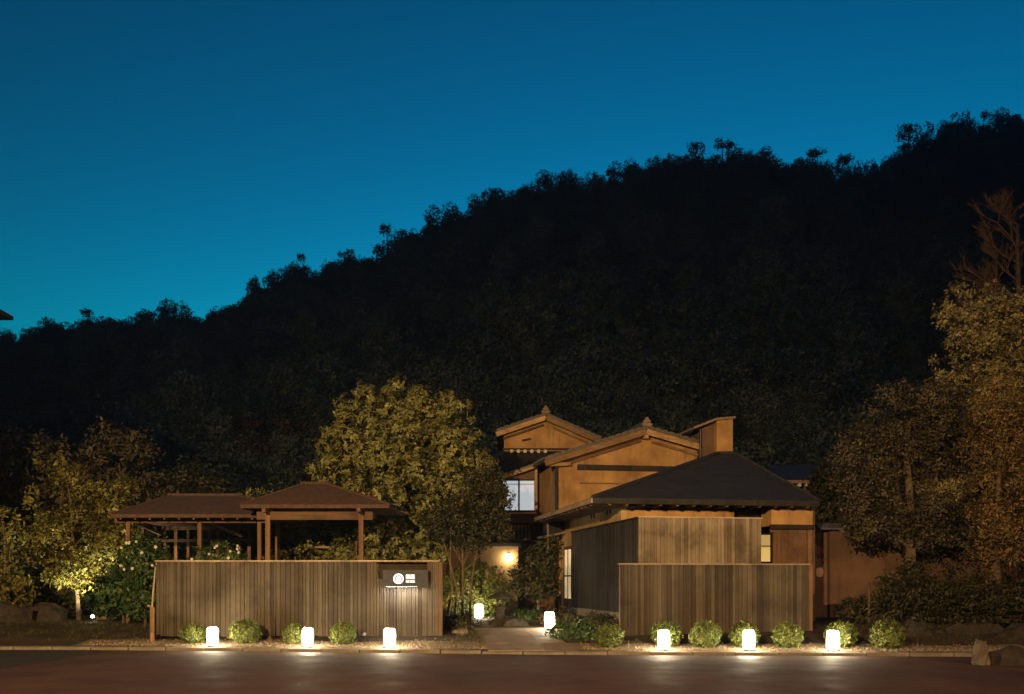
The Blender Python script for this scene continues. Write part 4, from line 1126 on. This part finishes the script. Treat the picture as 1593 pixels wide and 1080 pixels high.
# grass tufts, leaf litter
def tufts(name, label, seed, pts, n, h, mat):
    rg = np.random.default_rng(seed); C = []; A = []
    for (x0, x1, y0, y1, w) in pts:
        k = int(n*w); xs_ = rg.uniform(x0, x1, k); ys_ = rg.uniform(y0, y1, k)
        for a, b_ in zip(xs_, ys_):
            if mnoise.noise((a*.9, b_*.9, seed)) > -.12: C.append((a, b_, gz(a, b_))); A.append((rg.normal()*.2, rg.normal()*.2, 1))
    C = np.array(C); A = unit(np.array(A))
    me = leaf_mesh(name, rg, C, A, 7, h, h*.10, .03, mat, 2.2)
    return tag(link(name, me), label, 'grass', kind='stuff')
tufts('grass', 'dim short grass and ground cover in the garden', 61,
      [(-15.5, -8.9, 23.6, 29.5, 1.0), (-1.8, -.6, 22.4, 26, .25), (1.6, 3.0, 22.2, 25.5, .25), (8, 14.5, 21.6, 26, .8), (-3, 2.0, 26, 31, .5)], 1700, .08, M['grass_blade'])

# ------------------------------------------------------------------ the wooded hill
def forest_mesh(seed, kind, mat):
    rg = np.random.default_rng(seed)
    if kind == 'round':
        lobes = [(0,0,6.2,2.4,2.4,2.2), (-1.2,.4,4.6,1.9,1.9,1.9), (1.3,-.3,4.9,1.9,1.9,1.8), (.2,-.8,3.4,2.2,2,1.8)]; n, sub, sr = 1150, 46, .75
    elif kind == 'tall':
        lobes = [(0,0,7.0,1.7,1.7,1.6), (.5,.2,5.6,2.0,2.0,1.7), (-.6,-.2,4.2,2.2,2.2,1.6)]; n, sub, sr = 1100, 44, .7
    elif kind == 'cone':
        lobes = [(0,0,2.0 + 1.0*k,2.5 - .31*k,2.5 - .31*k,.75) for k in range(7)]; n, sub, sr = 900, 64, .42
    else:
        lobes = [(-.9,0,7.4,1.1,1,.8), (1.2,.2,6.6,1.2,1,.8), (.2,0,8.4,.9,.9,.6), (-1.6,0,5.6,1.0,1,.7), (1.9,0,5.0,.9,.9,.6), (0,0,4.2,1.5,1.3,1.2)]; n, sub, sr = 380, 34, .5
    C, A = crown_points(rg, lobes, n, sub, sr, .15, 3, .7)
    me = leaf_mesh('crown', rg, C, A, 6, .30, .17, .13, mat, .5)
    tr = limb_mesh(rg, max(l[2] for l in lobes), .16, [l[:3] for l in lobes], (0,0), .3, 6); tr.materials.append(M['trunk'])
    return me, tr
FK = [('round', 71, 'leaf_forest'), ('round', 72, 'leaf_forest'), ('tall', 73, 'leaf_forest'), ('tall', 74, 'leaf_forest'), ('cone', 75, 'leaf_ridge'), ('round', 76, 'leaf_forest_red'), ('open', 77, 'leaf_ridge'), ('open', 78, 'leaf_ridge')]
FM = [forest_mesh(s_, k_, M[m_]) for k_, s_, m_ in FK]
src = bpy.data.collections.new('forest_kinds')
for i in range(6):
    o = bpy.data.objects.new('forest_kind_%d' % i, FM[i][0]); src.objects.link(o)
rf2 = random.Random(19); FP = []; FS = []; FR = []; FI = []
y = 68.0
while y < 186:
    step = 3.9 + (y - 68)*.010 - (1.9 if y > 138 else 0)
    x = -.62*y - 14
    while x < .62*y + 14:
        X = x + rf2.uniform(-1.3, 1.3); Y = y + rf2.uniform(-1.3, 1.3)
        FP.append((X, Y, hill_z(X, Y) - .6))
        k = rf2.random(); FI.append(5 if k > .965 and Y < 110 else (4 if k > .93 else int(rf2.random()*4)))
        s_ = (rf2.uniform(.75, 1.35) if Y < 142 else rf2.uniform(.75, 1.02))*(1 + .1*mnoise.noise((X*.08, Y*.08, 5))); FS.append((s_, s_, s_*rf2.uniform(.85, 1.2)))
        FR.append((rf2.uniform(-.07,.07), rf2.uniform(-.07,.07), rf2.uniform(0, 6.28)))
        x += step*1.15
    y += step
pm = bpy.data.meshes.new('forest'); pm.from_pydata(FP, [], [])
for nm, dt, key, val in (('scl', 'FLOAT_VECTOR', 'vector', FS), ('rot', 'FLOAT_VECTOR', 'vector', FR), ('idx', 'INT', 'value', FI)):
    at = pm.attributes.new(nm, dt, 'POINT'); at.data.foreach_set(key, np.array(val).ravel())
forest = link('forest', pm)
tag(forest, 'dark dense forest covering the hillside behind the houses', 'forest', kind='stuff')
ng = bpy.data.node_groups.new('forest_scatter', 'GeometryNodeTree')
ng.interface.new_socket('Geometry', in_out='INPUT', socket_type='NodeSocketGeometry')
ng.interface.new_socket('Geometry', in_out='OUTPUT', socket_type='NodeSocketGeometry')
gi, go = ng.nodes.new('NodeGroupInput'), ng.nodes.new('NodeGroupOutput')
iop = ng.nodes.new('GeometryNodeInstanceOnPoints'); ci = ng.nodes.new('GeometryNodeCollectionInfo')
ci.inputs['Collection'].default_value = src; ci.inputs['Separate Children'].default_value = True; ci.inputs['Reset Children'].default_value = True
iop.inputs['Pick Instance'].default_value = True
def nattr(nm, dt):
    a = ng.nodes.new('GeometryNodeInputNamedAttribute'); a.data_type = dt; a.inputs['Name'].default_value = nm
    return [s_ for s_ in a.outputs if s_.enabled and s_.name == 'Attribute'][0]
ng.links.new(gi.outputs[0], iop.inputs['Points']); ng.links.new(ci.outputs[0], iop.inputs['Instance'])
ng.links.new(nattr('idx', 'INT'), iop.inputs['Instance Index'])
ng.links.new(nattr('scl', 'FLOAT_VECTOR'), iop.inputs['Scale'])
e2r = ng.nodes.new('FunctionNodeEulerToRotation'); ng.links.new(nattr('rot', 'FLOAT_VECTOR'), e2r.inputs[0]); ng.links.new(e2r.outputs[0], iop.inputs['Rotation'])
ng.links.new(iop.outputs[0], go.inputs[0])
md = forest.modifiers.new('scatter', 'NODES'); md.node_group = ng

# trees that stand out against the sky along the ridge: (px, top y, kind, scale)
RT = [(137, 481, 4, .55, 'small pointed conifer on the low left end of the skyline'),
      (270, 467, 1, .75, 'first rounded crown rising on the left skyline'),
      (412, 446, 0, .7, 'small rounded crown where the left skyline starts to climb'),
      (572, 393, 2, .6, 'narrow crown just left of the conifer on the skyline'),
      (602, 343, 4, 1.0, 'tall pointed conifer standing on the middle of the climbing skyline'),
      (632, 350, 2, .8, 'narrow tree right beside the tall skyline conifer'),
      (686, 321, 0, .9, 'domed dark crown on the skyline right of the conifers'),
      (770, 297, 6, .85, 'lacy crown on the skyline above the left gable'),
      (866, 269, 1, 1.0, 'broad dense crown capping the skyline knoll above the middle gable'),
      (1018, 247, 3, .8, 'upright crown on the skyline left of the double lacy trees'),
      (1082, 226, 6, 1.0, 'lacy open tree with sky showing through on the hilltop'),
      (1124, 219, 7, .9, 'thin high tuft tree beside the lacy hilltop tree'),
      (1184, 232, 0, .9, 'rounded crown at the right end of the hilltop before the dip'),
      (1272, 231, 7, 1.0, 'open branched tree left of the skyline dip'),
      (1312, 243, 6, .8, 'sparse twiggy tree at the skyline dip'),
      (1412, 199, 6, 1.0, 'thin open tree starting the last rise of the skyline'),
      (1442, 197, 7, .9, 'small open tree second on the last rise of the skyline'),
      (1496, 180, 7, 1.1, 'broad open tree near the right end of the skyline'),
      (1560, 176, 1, 1.0, 'dense dark crown at the right end of the skyline')]
HT = {0: 8.4, 1: 8.4, 2: 8.7, 3: 8.7, 4: 8.9, 5: 8.4, 6: 9.0, 7: 9.0}
for px, py, k, s_, lab in RT:
    Y = 166.0; X = wx(px, Y); zt = wz(py, Y); zb = hill_z(X, Y) - .4
    hs_ = min(max((zt - zb)/HT[k], .7), 1.35); ss = max(hs_, .8)*rnd.uniform(.95, 1.15)
    t = empty('ridge_tree', (X, Y, min(zb, zt - HT[k]*hs_)), lab, 'tree', 'trees along the ridge against the sky', rnd.uniform(0, 6))
    t.scale = (ss, ss, hs_)
    link('crown', FM[k][0], None, t); link('trunk', FM[k][1], None, t)


# thin blue haze volume added to lift the dark hill's tone
hz_ = MB().box(-320, 320, -45, 290, -1.1, 130).build('haze', None)
hm = bpy.data.materials.new('haze_air'); hm.use_nodes = True
for n_ in list(hm.node_tree.nodes):
    if n_.type == 'BSDF_PRINCIPLED': hm.node_tree.nodes.remove(n_)
pv = hm.node_tree.nodes.new('ShaderNodeVolumePrincipled'); pv.inputs['Color'].default_value = (.5, .75, 1.0, 1)
pv.inputs['Density'].default_value = .0005; pv.inputs['Anisotropy'].default_value = .5
hm.node_tree.links.new(pv.outputs[0], hm.node_tree.nodes['Material Output'].inputs['Volume'])
hz_.data.materials.append(hm); tag(hz_, 'added thin blue haze tinting the hill, over the whole valley', 'haze', kind='stuff')
